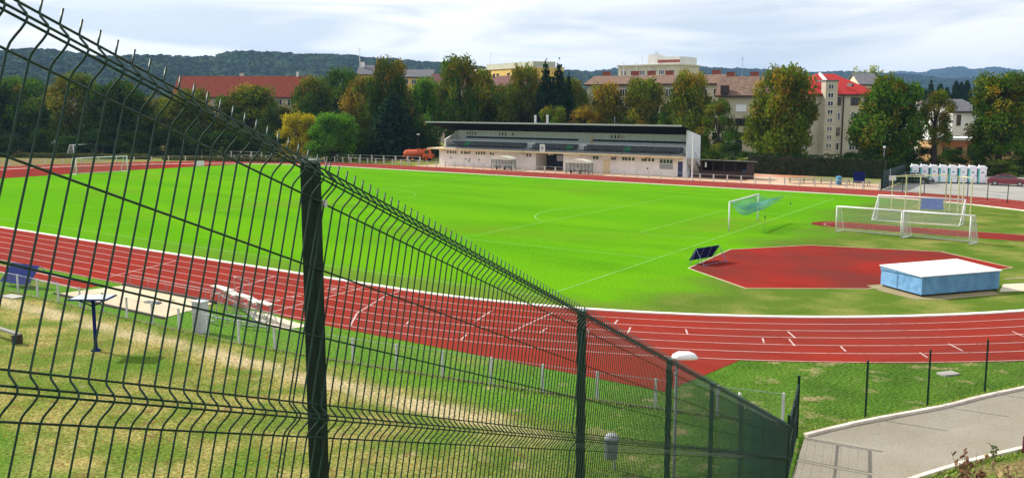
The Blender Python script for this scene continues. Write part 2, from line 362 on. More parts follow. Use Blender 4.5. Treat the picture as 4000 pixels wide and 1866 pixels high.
stripe(pl, (31.0, -18.5), (28.2, 23.0), 0.1, 0.0165); stripe(pl, (31, -18.5), (48.2, -18.0), 0.1, 0.0175); stripe(pl, (28.2, 23), (44.6, 23.4), 0.1, 0.0175)
stripe(pl, (40.6, -7), (39.0, 12.5), 0.1, 0.0165); stripe(pl, (40.6, -7), (47.2, -6.8), 0.1, 0.0175); stripe(pl, (39, 12.5), (45.3, 12.6), 0.1, 0.0175)
prev = None
for a in np.linspace(R(125), R(237), 22):
    q = (35 + 9.8 * math.cos(a), 3.0 + 9.8 * math.sin(a))
    if prev: stripe(pl, prev, q, 0.13, 0.0185)
    prev = q
prev = None
for a in np.linspace(0, 2 * math.pi, 49):
    q = (-4 + 9.6 * math.cos(a), 0.5 + 9.6 * math.sin(a))
    if prev: stripe(pl, prev, q, 0.08, 0.0185)
    prev = q
struct('pitch_lines', pl, M_PL)

# throwing fan, runway, sand pit, apron, car park
M_EDGE = mat('edge_board', (0.55, 0.46, 0.3), (0.4, 0.33, 0.2), 2, world=True)
fan = [(51.9, -20.4), (57.7, -24.7), (63.4, -20.6), (66.9, -12), (68.6, -7.6), (63.2, -3.1), (54.4, -5.6), (50.6, -11.2)]
struct('red_fan', MB().poly([(x, y, 0.02) for x, y in fan]), M_TART2)
struct('fan_edging', band(fan, 0.1, 0.0, 0.035, True), M_EDGE)
rw = [(51.6 + 2.05 * math.cos(a), 8.4 + 2.05 * math.sin(a)) for a in np.linspace(math.pi / 2, 1.5 * math.pi, 14)] + [(77.3, 6.35), (77.3, 10.45)]
struct('red_runway', MB().poly([(x, y, 0.02) for x, y in rw]), M_TART2)
rl = MB(); stripe(rl, (54, 10.4), (76, 10.45), 0.07, 0.027)
prev = None
for a in np.linspace(R(100), R(250), 12):
    q = (52.4 + 1.7 * math.cos(a), 8.4 + 1.7 * math.sin(a))
    if prev: stripe(rl, prev, q, 0.07, 0.028)
    prev = q
struct('runway_lines', rl, M_LINE)
M_SAND = mat('pit_sand', (0.62, 0.5, 0.33), (0.5, 0.4, 0.26), 1.5, rough=0.95, bump=0.5, world=True)
struct('jump_runway', MB().poly([(-10, -46.35, .012), (-10, -47.9, .012), (27.2, -47.9, .012), (27.2, -46.35, .012)]), M_TART)
q = MB(); stripe(q, (-10, -46.45), (27, -46.6), 0.1, 0.019); stripe(q, (-10, -47.85), (27, -47.85), 0.1, 0.019); stripe(q, (19.2, -47.8), (19.6, -46.5), .2, .021)
struct('jump_runway_lines', q, M_LINE)
struct('sand_pit', MB().poly([(28.3, -45.75, .03), (27.6, -49.4, .03), (37.9, -49.45, .03), (36.9, -45.75, .03)]), M_SAND)
M_WOOD = mat('dark_timber', (0.06, 0.04, 0.03), (0.03, 0.022, 0.018), 6)
pe = band([(28.2, -45.7), (36.9, -45.7)], 0.2, 0.0, 0.14); pe2 = band([(38.0, -49.55), (27.5, -49.5)], 0.14, 0.0, 0.1); pe.add(pe2.v, pe2.f)
struct('sand_pit_edging', pe, M_WOOD)
pv = MB().poly([(39.2, -45.75, .012), (41.2, -45.75, .012), (45.0, -46.3, .012), (44.4, -47.6, .012), (42.8, -47.4, .012)])
struct('concrete_pad', pv, mat('pale_paving', (0.6, 0.52, 0.38), (0.5, 0.43, 0.31), 2, world=True))
M_APR = multi_ground('gravel_apron', [((0.5, 0.33, 0.22), m_noise(0.15, 0.4, 0.6)), ((0.45, 0.13, 0.07), m_mul(m_line((0, 1, 0), 57, 60, 2, 0.2), m_noise(0.2, 0.35, 0.6, off=(4, 4, 0)))),
    ((0.18, 0.2, 0.07), m_mul(m_line((1, 0, 0), 25, 33, 2, 0.2), m_line((0, 1, 0), 52, 58, 2, 0.3)))], (0.5, 0.38, 0.28), bump=0.2)
struct('gravel_apron', MB().poly([(-33, 45, .006), (44, 45, .006), (44, 64, .006), (-33, 64, .006)]), M_APR)
M_ASPH = multi_ground('car_park_asphalt', [((0.33, 0.32, 0.29), m_noise(0.06, 0.4, 0.6, stretch=(0.4, 1, 1))), ((0.19, 0.2, 0.2), m_noise(0.3, 0.5, 0.65, amt=0.6))], (0.25, 0.25, 0.235), bump=0.1)
struct('car_park', MB().poly([(44.004, 30, .006), (140, -5, .006), (140, 80, .006), (41.6, 80, .006), (44.004, 64, .006)]), M_ASPH)
# footpath at lower right
pk = [(75.6, -34.2), (74.3, -37.2), (73.3, -39.3), (72.5, -41.4), (71.4, -43.5), (70.3, -45.7), (69.65, -47.35)]
pk2 = [(70.6, -50.9), (71.6, -55.5)]
nk = [(71.9, -54.6), (72.6, -51.6), (73.5, -48.9), (74.5, -46.4), (75.6, -44.2), (77.1, -41.2), (78.8, -37.5)]
M_PATH = multi_ground('path_asphalt', [((0.29, 0.265, 0.215), m_noise(0.5, 0.35, 0.65)), ((0.19, 0.175, 0.15), m_noise(2.0, 0.6, 0.75, amt=0.5)), ((0.24, 0.2, 0.16), m_noise(0.8, 0.497, 0.503, off=(3, 8, 0), amt=0.0))], (0.26, 0.235, 0.18), bump=0.15, bscale=25, fine=(18, .86, 1.12))
def zb(x, y): return float(bank_h(np.array([x]), np.array([y]))[0])
loop = pk + pk2 + nk
pm = MB(); pp = pk + pk2
n_ = len(nk)
def lerp_line(pts, t):
    d = [0]; 
    for i in range(1, len(pts)): d.append(d[-1] + math.dist(pts[i], pts[i - 1]))
    s = t * d[-1]
    for i in range(1, len(pts)):
        if s <= d[i] + 1e-9:
            u = (s - d[i - 1]) / (d[i] - d[i - 1]); return (pts[i - 1][0] + u * (pts[i][0] - pts[i - 1][0]), pts[i - 1][1] + u * (pts[i][1] - pts[i - 1][1]))
    return pts[-1]
K = 60; J = 14; g = []
for i in range(K + 1):
    A = lerp_line(pp, i / K); B = lerp_line(nk[::-1], i / K)
    for j in range(J + 1):
        x = A[0] + (B[0] - A[0]) * j / J; y = A[1] + (B[1] - A[1]) * j / J; g.append((x, y, zb(x, y) + 0.02))
pm.add(g, [(i * (J + 1) + j, i * (J + 1) + j + 1, (i + 1) * (J + 1) + j + 1, (i + 1) * (J + 1) + j) for i in range(K) for j in range(J)])
struct('footpath', pm, M_PATH)
M_PKERB = mat('path_kerb_stone', (0.72, 0.66, 0.58), (0.5, 0.42, 0.36), 1.6, rough=0.85, world=True, bump=0.2)
def kerbrun(pts, seg=0.98, wd=0.17, h=0.1):
    mb = MB(); tot = sum(math.dist(pts[i], pts[i + 1]) for i in range(len(pts) - 1)); k = int(tot / seg)
    for i in range(k):
        a = lerp_line(pts, i / k); b = lerp_line(pts, (i + 0.985) / k); c = ((a[0] + b[0]) / 2, (a[1] + b[1]) / 2)
        mb.box((c[0], c[1], zb(*c) + h / 2 - 0.02 + random.uniform(-.006, .006)), (math.dist(a, b), wd, h + 0.06), math.atan2(b[1] - a[1], b[0] - a[0]) + random.uniform(-.012, .012))
    return mb
pk_dense = [lerp_line(pk, t) for t in np.linspace(0, 1, 40)]
struct('path_kerb_far', kerbrun(pk_dense), M_PKERB, bevel=0.012); struct('path_kerb_near', kerbrun(nk), M_PKERB, bevel=0.012)

# ------------------------------------------------------------------ hills
def hill(name, x0, x1, d0, d1, prof, depth, dens, col, base_z=-5, nscale=1.0, nu=1000, nv=70, treeh=5.0, seed=3):
    rg = np.random.default_rng(seed)
    xs = np.linspace(x0, x1, nu); px = [p[0] for p in prof]; py = [p[1] for p in prof]
    V = np.zeros((nv, nu, 3))
    for i, x in enumerate(xs):
        fd = d0 + (d1 - d0) * (x - x0) / (x1 - x0); P = pd(x, fd); top = hz(P, np.interp(x, px, py) + (6 if fd < 2500 else 1)); far_dir = (P - Vector((CAM.x, CAM.y, 0))).normalized()
        for j in range(nv):
            t = j / (nv - 1); q = P + far_dir * (-depth * (1 - t)); V[j, i] = (q.x, q.y, base_z + (top - base_z) * (math.sin(t * math.pi / 2) ** 1.15))
    # smooth undulation + tree-top bumps
    def vn(sx, sy, sd):
        r2 = np.random.default_rng(sd); gx = int(nu / sx) + 3; gy = int(nv / sy) + 3; G = r2.random((gy, gx)); u = np.arange(nu) / sx; v = np.arange(nv) / sy
        i = u.astype(int); j = v.astype(int); fu = (u - i); fv = (v - j); fu = fu * fu * (3 - 2 * fu); fv = fv * fv * (3 - 2 * fv)
        a = G[j][:, i]; b = G[j][:, i + 1]; c_ = G[j + 1][:, i]; d_ = G[j + 1][:, i + 1]
        return (a * (1 - fu) + b * fu) * (1 - fv)[:, None] + (c_ * (1 - fu) + d_ * fu) * fv[:, None]
    amp = np.linspace(0.2, 1, nv)[:, None]
    V[:, :, 2] += (vn(110, 20, seed) - 0.5) * 22 * nscale * np.sin(np.linspace(0, math.pi, nv))[:, None] + (vn(5, 3, seed + 1) - 0.5) * treeh * 0.8 * amp + (rg.random((nv, nu)) - 0.5) * treeh * 0.35 * amp + (vn(2.2, 1.7, seed + 2) - 0.5) * treeh * 0.9 * amp + (vn(26, 5, seed + 5) - 0.5) * treeh * 1.3 * amp
    V[:, :, 1] += (rg.random((nv, nu)) - 0.5) * depth / nv * 0.8; V[:, :, 0] += (rg.random((nv, nu)) - 0.5) * depth / nv * 0.8
    back = V[-1].copy(); dirs = back - np.array(CAM); dirs[:, 2] = 0; dirs /= np.linalg.norm(dirs, axis=1)[:, None]; back = back + dirs * 300; back[:, 2] = base_z
    V = np.concatenate([V, back[None]], 0); ny = nv + 1
    i = (np.arange(nu - 1)[None, :] + np.arange(ny - 1)[:, None] * nu).ravel()
    F = np.stack([i, i + 1, i + nu + 1, i + nu], 1)
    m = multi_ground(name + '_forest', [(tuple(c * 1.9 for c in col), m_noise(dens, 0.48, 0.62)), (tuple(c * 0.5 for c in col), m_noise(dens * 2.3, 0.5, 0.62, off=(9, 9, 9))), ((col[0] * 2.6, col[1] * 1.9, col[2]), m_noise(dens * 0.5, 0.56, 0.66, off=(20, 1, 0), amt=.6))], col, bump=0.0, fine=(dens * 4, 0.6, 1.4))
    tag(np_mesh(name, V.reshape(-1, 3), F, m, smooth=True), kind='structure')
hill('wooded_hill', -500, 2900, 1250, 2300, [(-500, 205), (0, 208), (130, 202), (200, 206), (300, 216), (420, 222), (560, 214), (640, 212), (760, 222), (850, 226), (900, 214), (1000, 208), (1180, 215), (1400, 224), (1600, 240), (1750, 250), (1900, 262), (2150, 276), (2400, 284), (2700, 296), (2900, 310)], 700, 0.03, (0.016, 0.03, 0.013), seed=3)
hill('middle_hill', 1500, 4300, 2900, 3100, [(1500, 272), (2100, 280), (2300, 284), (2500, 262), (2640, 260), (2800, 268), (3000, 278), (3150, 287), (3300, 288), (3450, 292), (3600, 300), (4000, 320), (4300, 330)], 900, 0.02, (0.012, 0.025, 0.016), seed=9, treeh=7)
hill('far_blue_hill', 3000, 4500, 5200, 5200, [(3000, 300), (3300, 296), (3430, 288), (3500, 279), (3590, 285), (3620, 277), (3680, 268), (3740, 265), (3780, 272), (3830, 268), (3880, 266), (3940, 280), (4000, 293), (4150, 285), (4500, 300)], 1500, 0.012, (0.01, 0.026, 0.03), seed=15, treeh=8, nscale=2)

# ================================================================== FOLIAGE
def leaf_mat():
    m = bpy.data.materials.new('foliage'); m.use_nodes = True; nt = m.node_tree; L = nt.links.new; nt.nodes.clear()
    o = N(nt, 'ShaderNodeOutputMaterial'); oi = N(nt, 'ShaderNodeObjectInfo'); at_ = N(nt, 'ShaderNodeAttribute', attribute_name='tint')
    ramp = N(nt, 'ShaderNodeValToRGB')   # tint>thr -> autumn
    sub = N(nt, 'ShaderNodeMath', operation='ADD'); L(at_.outputs['Fac'], sub.inputs[0]); L(oi.outputs['Alpha'], sub.inputs[1])
    mr = N(nt, 'ShaderNodeMapRange'); mr.inputs[1].default_value = 0.95; mr.inputs[2].default_value = 1.35; L(sub.outputs[0], mr.inputs[0])
    aut = N(nt, 'ShaderNodeMix', data_type='RGBA'); aut.inputs['A'].default_value = (0.24, 0.2, 0.012, 1); aut.inputs['B'].default_value = (0.28, 0.14, 0.014, 1)
    L(at_.outputs['Fac'], aut.inputs['Factor'])
    mx = N(nt, 'ShaderNodeMix', data_type='RGBA'); L(mr.outputs[0], mx.inputs['Factor']); L(oi.outputs['Color'], mx.inputs['A']); L(aut.outputs['Result'], mx.inputs['B'])
    al = N(nt, 'ShaderNodeAttribute', attribute_name='lum')
    m2 = N(nt, 'ShaderNodeMapRange'); m2.inputs[3].default_value = 0.55; m2.inputs[4].default_value = 1.7; L(al.outputs['Fac'], m2.inputs[0])
    sc_ = N(nt, 'ShaderNodeVectorMath', operation='SCALE'); L(mx.outputs['Result'], sc_.inputs[0]); L(m2.outputs[0], sc_.inputs['Scale'])
    d = N(nt, 'ShaderNodeBsdfDiffuse'); t = N(nt, 'ShaderNodeBsdfTranslucent'); ms = N(nt, 'ShaderNodeMixShader'); ms.inputs[0].default_value = 0.35
    L(sc_.outputs[0], d.inputs[0]); L(sc_.outputs[0], t.inputs[0]); L(d.outputs[0], ms.inputs[1]); L(t.outputs[0], ms.inputs[2]); L(ms.outputs[0], o.inputs[0])
    return m
M_LEAF = leaf_mat(); M_BARK = mat('bark', (0.07, 0.05, 0.035), (0.035, 0.026, 0.02), 3, rough=0.95, bump=0.5)
def quads(P, Nn, s, asp=1.3):
    n = len(P); r = rng.normal(size=(n, 3)); u = np.cross(Nn, r); u /= np.linalg.norm(u, axis=1)[:, None] + 1e-9; v = np.cross(Nn, u)
    u = u * (s * 0.5)[:, None]; v = v * (s * 0.5 * asp)[:, None]
    # kite-shaped leaf clumps
    V = np.stack([P - v, P + u * 0.9 - v * 0.1, P + v, P - u * 0.9 + v * 0.15], 1).reshape(-1, 3)
    F = np.arange(4 * n).reshape(n, 4); return V, F
def crown_mesh(kind, seed, nleaf):
    """unit crown: radius ~1 around the axis, z from 0 (lowest) to 2 (top)."""
    g = np.random.default_rng(seed); Ps = []; Ns = []; T = []; S = []; LU = []
    if kind in ('round', 'tall', 'loose', 'bush', 'sparse'):
        ncl = {'round': 120, 'tall': 105, 'loose': 84, 'bush': 56, 'sparse': 38}[kind]; cl = []
        lob = [(g.uniform(0, 2 * math.pi), g.uniform(0.35, 1.85), g.uniform(.55, 1.3)) for _ in range(11)]
        for _ in range(ncl):
            z = g.uniform(0.04, 1.93) if kind != 'bush' else g.uniform(0.0, 1.7)
            if kind == 'tall': env = 0.96 * (math.sin(min(1, (z + 0.15) / 1.15) * math.pi / 2) if z < 1.0 else math.sqrt(max(0, 1 - ((z - 1.0) / 1.08) ** 2)) ** 1.05)
            elif kind == 'bush': env = math.sqrt(max(0.02, 1 - (z / 1.85) ** 2))
            else: env = (math.sqrt(max(0.0, 1 - ((z - 0.85) / 1.2) ** 2)) * (1 if z > .85 else 1)) 
            a = g.uniform(0, 2 * math.pi)
            k = 1.0
            for la, lz, lk in lob:
                w_ = math.exp(-((z - lz) / 0.35) ** 2) * max(0, math.cos(a - la)) ** 2; k += (lk - 0.92) * w_ * 1.1
            r = env * k * math.sqrt(g.uniform(0.18, 1.0)) * 0.9; cr_ = g.uniform(0.17, 0.34) * (0.85 if kind in ('loose', 'sparse') else 1.0)
            cl.append((r * math.cos(a), r * math.sin(a), z, cr_))
        cl = np.array(cl); per = max(20, nleaf // ncl)
        for c in cl:
            n = int(per * (c[3] / 0.23) ** 2); d = g.normal(size=(n, 3)); d /= np.linalg.norm(d, axis=1)[:, None]
            rad = c[3] * g.uniform(0.3, 1.3, n) ** 0.7; p = c[:3] + d * rad[:, None] * np.array([1, 1, 0.8]); p[:, 2] += -0.1 * c[3] + 0
            Ps.append(p); Ns.append(d * 0.6 + g.normal(size=(n, 3)) * 0.6 + np.array([0, 0, 0.35])); ct = g.uniform(0, 0.45)
            T.append(ct + 0.3 * g.random(n) + 0.12 * c[2] / 2); S.append(g.uniform(0.04, 0.085, n)); LU.append(np.clip(g.uniform(.1, .9) + g.normal(size=n) * .12, 0, 1))
        limbs = cl[g.choice(len(cl), 12, replace=False)]
    elif kind == 'conifer':
        n = nleaf; z = 2 * (1 - np.sqrt(g.uniform(0, 1, n))) ; z = np.clip(z, 0.02, 1.99); lay = np.round(z * 9) / 9; z = lay + g.normal(size=n) * 0.03
        a = g.uniform(0, 2 * math.pi, n); nb = 13; a = np.round(a / (2 * math.pi) * nb + lay * 3.7) / nb * 2 * math.pi - lay * 3.7 / nb * 2 * math.pi * 0 + g.normal(size=n) * 0.13
        R_ = (1 - lay / 2.05) ** 0.7 * 1.1; r = R_ * g.uniform(0.15, 1.05, n); p = np.stack([r * np.cos(a), r * np.sin(a), z - r * 0.16], 1)
        Ps.append(p); Ns.append(np.stack([np.cos(a) * .3, np.sin(a) * .3, np.ones(n)], 1) + g.normal(size=(n, 3)) * 0.5); T.append(g.random(n) * 0.5); LU.append(g.random(n)); S.append(g.uniform(0.06, 0.12, n)); limbs = np.zeros((0, 4))
    elif kind == 'column':
        n = nleaf; z = g.uniform(0, 2, n); a = g.uniform(0, 2 * math.pi, n); env = np.where(z < 1.2, 0.9, 0.9 * np.sqrt(np.clip(1 - ((z - 1.2) / 0.82) ** 2, 0.01, 1))); k = 1 + 0.15 * np.sin(a * 3 + z * 5) + .1 * np.sin(a * 5 - z * 9)
        r = env * k * g.uniform(0.6, 1.0, n); Ps.append(np.stack([r * np.cos(a), r * np.sin(a), z], 1)); Ns.append(np.stack([np.cos(a), np.sin(a), 0.3 * np.ones(n)], 1) + g.normal(size=(n, 3)) * 0.5); T.append(g.random(n) * 0.5); LU.append(g.random(n)); S.append(g.uniform(0.07, 0.14, n)); limbs = np.zeros((0, 4))
    P = np.concatenate(Ps); Nn = np.concatenate(Ns); Nn /= np.linalg.norm(Nn, axis=1)[:, None]; V, F = quads(P, Nn, np.concatenate(S))
    me = np_mesh('crown', V, F, M_LEAF, np.concatenate(T), lum=np.concatenate(LU)); ob = me; mesh = ob.data; bpy.data.objects.remove(ob); return mesh, limbs
PROTO = {}
def proto(kind, i, n):
    k = (kind, i)
    if k not in PROTO: PROTO[k] = crown_mesh(kind, hash(kind) % 1 + sum(map(ord, kind)) + i * 31, n)
    return PROTO[k]
NL = {'round': 15000, 'tall': 13000, 'loose': 8500, 'bush': 5000, 'sparse': 3200, 'conifer': 9000, 'column': 6000}
def tree(name, label, cat, P, rad, top, bottom, kind, var, color, autumn, group=None, rz=None, ry=None):
    t = thing(name, label, cat, P, rz if rz is not None else random.uniform(0, 6.28), group)
    mesh, limbs = proto(kind, var, NL[kind])
    c = bpy.data.objects.new('crown' if name != 'shrub' else 'foliage', mesh); C.objects.link(c); c.parent = t; sz = (top - bottom) / 2
    c.location = (0, 0, bottom); c.scale = (rad, ry or rad, sz); c.color = (*color, autumn + (0.04 if name == 'broadleaf_tree' and autumn > .2 else 0))
    mb = MB(); tr_ = max(0.12, 0.035 * top) if name != 'shrub' else 0.05
    hgt = bottom + (top - bottom) * (0.6 if kind not in ('conifer', 'column') else 0.9)
    mb.tube([(0, 0, -0.2), (0.03, 0, bottom * 0.5 + 0.1), (0.05 * rad, 0.02 * rad, bottom + sz * 0.5), (0.08 * rad, 0, hgt)], [tr_ * 1.25, tr_, tr_ * 0.7, tr_ * 0.12], 8)
    for l in limbs:
        e = Vector((l[0] * rad * 0.85, l[1] * rad * 0.85, bottom + l[2] * sz)); s0 = Vector((0.04 * rad, 0.01 * rad, max(0.2, min(bottom + l[2] * sz * 0.45, hgt * 0.85)))); mid = (s0 + e) / 2 + Vector((0, 0, -0.04 * top))
        mb.tube([s0, mid, e], [tr_ * 0.45, tr_ * 0.28, tr_ * 0.08], 5, False)
    mb.build('trunk' if name != 'shrub' else 'stem', M_BARK, t, smooth=True)
    return t
G_DARK = (0.034, 0.075, 0.008); G_MID = (0.055, 0.12, 0.01); G_OLIVE = (0.09, 0.135, 0.01); G_FRESH = (0.085, 0.2, 0.014); G_YEL = (0.34, 0.29, 0.01); G_CON = (0.016, 0.04, 0.016); G_LIME = (0.22, 0.26, 0.04)
D = 1 / 0.644
TREES = [  # cx, top y, half width (all in 2576-wide overview px), depth, base z, kind, var, colour, autumn, label
    (-30, 205, 60, 205, 1.2, 'round', 0, G_DARK, .25, 'dark green tree cut by the left edge of the photo'),
    (62, 198, 66, 212, 1.0, 'round', 1, G_MID, .35, 'broad dull green tree second from the left edge'),
    (197, 192, 56, 205, 0.8, 'tall', 0, G_OLIVE, .4, 'upright olive tree right of the white building gap behind the bend'),
    (308, 208, 62, 203, 0.8, 'round', 2, G_DARK, .3, 'dark bulky tree in front of the left hill, left of the red roof'),
    (396, 236, 48, 208, 0.8, 'loose', 0, G_OLIVE, .5, 'yellowish tree with thin crown left of the long red roof'),
    (486, 226, 56, 204, 0.6, 'round', 3, G_OLIVE, .45, 'olive tree in front of the left end of the long red roof'),
    (575, 246, 50, 206, 0.6, 'loose', 1, G_MID, .45, 'mid green tree below the eave of the long red roof'),
    (640, 222, 60, 208, 0.8, 'round', 0, G_OLIVE, .42, 'large yellow green tree covering the middle of the red roof'),
    (700, 268, 42, 200, 0.5, 'loose', 2, G_DARK, .42, 'small dark tree left of the bright yellow tree'),
    (752, 281, 46, 184, 1.0, 'loose', 0, G_YEL, .15, 'bright yellow autumn tree above the first fence post'),
    (838, 287, 52, 181, 0.8, 'round', 1, G_FRESH, .15, 'fresh green rounded tree right of the yellow one'),
    (792, 198, 44, 214, 1.0, 'tall', 1, G_MID, .45, 'tall mottled tree behind the yellow tree at the red roof end'),
    (862, 178, 52, 222, 2.0, 'loose', 1, G_MID, .3, 'tall loose tree with pale lit crown behind the green round tree'),
    (921, 200, 44, 205, 1.0, 'tall', 0, G_OLIVE, .55, 'narrow yellow flecked tree left of the tall dark one'),
    (988, 153, 46, 196, 0.6, 'tall', 1, G_DARK, .45, 'tallest dark tree behind the orange truck'),
    (1040, 228, 36, 212, 0.6, 'loose', 2, G_OLIVE, .5, 'thin olive tree between the tall dark tree and the light green one'),
    (1078, 203, 40, 202, 0.6, 'tall', 2, G_FRESH, .3, 'light green upright tree at the left end of the grandstand roof'),
    (1158, 151, 50, 196, 0.6, 'tall', 0, G_MID, .42, 'tall green poplar like tree above the left part of the grandstand roof'),
    (1222, 180, 40, 212, 1.0, 'loose', 1, G_OLIVE, .5, 'yellowish loose tree in front of the yellow building'),
    (1256, 222, 46, 199, 0.6, 'round', 2, G_DARK, .45, 'dark tree with orange top below the brown roof'),
    (1322, 171, 42, 196, 0.6, 'tall', 1, G_OLIVE, .45, 'tall yellow green tree left of the spruce pair'),
    (1432, 199, 46, 198, 0.6, 'round', 3, G_OLIVE, .45, 'yellow green round tree right of the spruce pair'),
    (1392, 262, 36, 186, 0.5, 'loose', 0, G_MID, .5, 'mid green tree in front of the spruce pair'),
    (1470, 268, 40, 188, 0.4, 'loose', 2, G_OLIVE, .78, 'orange brown tree just above the grandstand roof'),
    (1522, 218, 46, 193, 0.6, 'round', 0, G_OLIVE, .66, 'orange tinted tree above the middle of the grandstand roof'),
    (1612, 205, 52, 190, 0.6, 'tall', 0, G_OLIVE, .5, 'olive and green tree below the pale panel block'),
    (1680, 262, 38, 185, 0.5, 'loose', 1, G_MID, .4, 'low green tree left of the tall olive tree'),
    (1736, 184, 50, 178, 0.6, 'tall', 1, G_OLIVE, .5, 'tall olive tree at the right end of the grandstand roof'),
    (1806, 254, 42, 172, 1.8, 'loose', 2, G_MID, .5, 'loose tree in front of the brown roofed flats'),
    (1972, 171, 82, 158, 0.8, 'round', 1, G_OLIVE, .5, 'very big orange and green tree left of the red roofed block'),
    (2232, 198, 80, 152, 0.8, 'round', 2, G_MID, .42, 'very big dark green tree right of the red roofed block'),
    (2352, 232, 44, 150, 4.2, 'loose', 1, G_OLIVE, .5, 'slender tree with bare trunk left of the white house'),
    (2515, 184, 80, 146, 3.6, 'round', 3, G_MID, .5, 'big spreading tree with visible trunk above the red car'),
    (2600, 215, 60, 165, 2.0, 'tall', 0, G_OLIVE, .5, 'olive tree cut by the right edge of the photo'),
    (2150, 174, 34, 240, 8.0, 'sparse', 0, G_LIME, .1, 'pale yellow sparse treetop behind the red roof'),
    (2194, 168, 30, 244, 8.0, 'sparse', 1, G_LIME, .1, 'pale yellow wispy treetop right of the other pale one'),
    (830, 216, 50, 235, 6.0, 'loose', 0, G_MID, .25, 'distant green treetop behind the mottled tree'),
    (880, 196, 30, 245, 8.0, 'sparse', 1, G_LIME, .1, 'pale lime treetop left of the white chimney mast'),
]
for i, (cx, ty, hw, fd, bz, kind, var, col, au, lab) in enumerate(TREES):
    P = pd(cx * D, fd); tree('broadleaf_tree', lab, 'tree', P, hw * D / FPX * fd * (1.0 if kind == 'sparse' else (1.26 if cx < 1450 else 1.18) if hw < 70 else 1.03), hz(P, ty * D), bz, kind, var, col, au, 'trees behind the sports ground')
CON = [(1372, 152, 22, 193, 'conifer', 'left spruce of the tall pair behind the grandstand'), (1405, 153, 25, 192, 'conifer', 'right fuller spruce of the tall pair behind the grandstand'),
       (1430, 183, 14, 193, 'conifer', 'small spruce tip right of the tall pair'), (1388, 186, 20, 194, 'conifer', 'shorter spruce between the tall pair'),
       (990, 232, 46, 188, 'conifer', 'broad dark fir in front of the tallest dark tree'),
       (2334, 197, 13, 330, 'conifer', 'far dark spruce with pointed tip left of the poplars'), (2302, 218, 16, 340, 'column', 'far dark cypress left of the pointed spruce'), (2318, 226, 15, 335, 'column', 'far short dark cypress beside the pointed spruce'),
       (2358, 213, 11, 345, 'column', 'far dark poplar right of the pointed spruce'), (2374, 222, 10, 350, 'column', 'far short poplar between spruce and poplar trio'),
       (2396, 206, 10, 350, 'column', 'left poplar of the far dark trio'), (2410, 209, 10, 350, 'column', 'middle poplar of the far dark trio'), (2424, 205, 11, 350, 'column', 'right poplar of the far dark trio')]
for i, (cx, ty, hw, fd, kind, lab) in enumerate(CON):
    P = pd(cx * D, fd); tree('spruce_tree' if kind == 'conifer' else 'poplar_tree', lab, 'tree', P, hw * D / FPX * fd * (1.75 if kind == 'conifer' else 1.15), hz(P, ty * D), 0.4, kind, 0 if i % 2 else 1, G_CON, 0.0, 'dark evergreen trees')
# understorey shrubs along the back of the ground
SHR = []
for k, (cx, ty, hw, fd) in enumerate([(20, 330, 50, 196), (110, 322, 55, 198), (175, 335, 50, 195), (250, 318, 56, 197), (340, 325, 52, 196), (420, 312, 56, 198), (500, 318, 50, 197), (560, 325, 48, 195), (630, 318, 50, 196), (700, 325, 46, 190), (900, 318, 48, 186), (930, 345, 36, 192), (1040, 318, 42, 196), (1090, 345, 30, 194),
        (1790, 372, 34, 156), (1840, 352, 36, 166), (1880, 378, 34, 160), (1940, 372, 40, 162), (2010, 384, 40, 156), (2150, 380, 44, 156), (2240, 374, 44, 152), (2290, 372, 34, 150), (2330, 365, 36, 152), (2400, 368, 42, 154), (2455, 378, 38, 153), (2580, 378, 40, 150)]):
    P = pd(cx * D, fd); lit = k in (10,)
    where = ['at the far left edge', 'behind the far left goal', 'under the upright olive tree', 'under the dark bulky tree', 'left of the red roof trees', 'below the left end of the red roof', 'below the olive tree at the red roof', 'below the middle of the red roof', 'below the yellow green tree', 'left of the yellow tree', 'right of the fresh green tree', 'just left of the orange truck', 'behind the orange truck', 'at the left wall of the grandstand',
             'just right of the grandstand roof', 'in front of the brown roofed flats', 'behind the open shed', 'left under the very big orange tree', 'right under the very big orange tree', 'at the foot of the red roofed block', 'under the very big dark tree', 'behind the left toilets', 'below the slender tree', 'behind the middle toilets', 'behind the right toilets', 'behind the red car at the right edge'][k]
    tree('shrub', 'dark green shrub ' + where, 'shrub', P, hw * D / FPX * fd, hz(P, ty * D), 0.0, 'bush', k % 3, G_DARK if k % 3 else (0.035, 0.075, 0.014), 0.2, 'dark shrubs along the back')
P = pd(2520 * D, 143); tree('shrub', 'light green rounded bush right behind the red car', 'shrub', P, 3.0, hz(P, 398 * D), 0.0, 'bush', 1, (0.13, 0.19, 0.03), 0.2, None)
P = pd(2298 * D, 147); tree('shrub', 'grey green bush between the toilets and the dark hedge', 'shrub', P, 2.0, hz(P, 405 * D), 0.0, 'bush', 2, (0.05, 0.09, 0.02), 0.2, None)

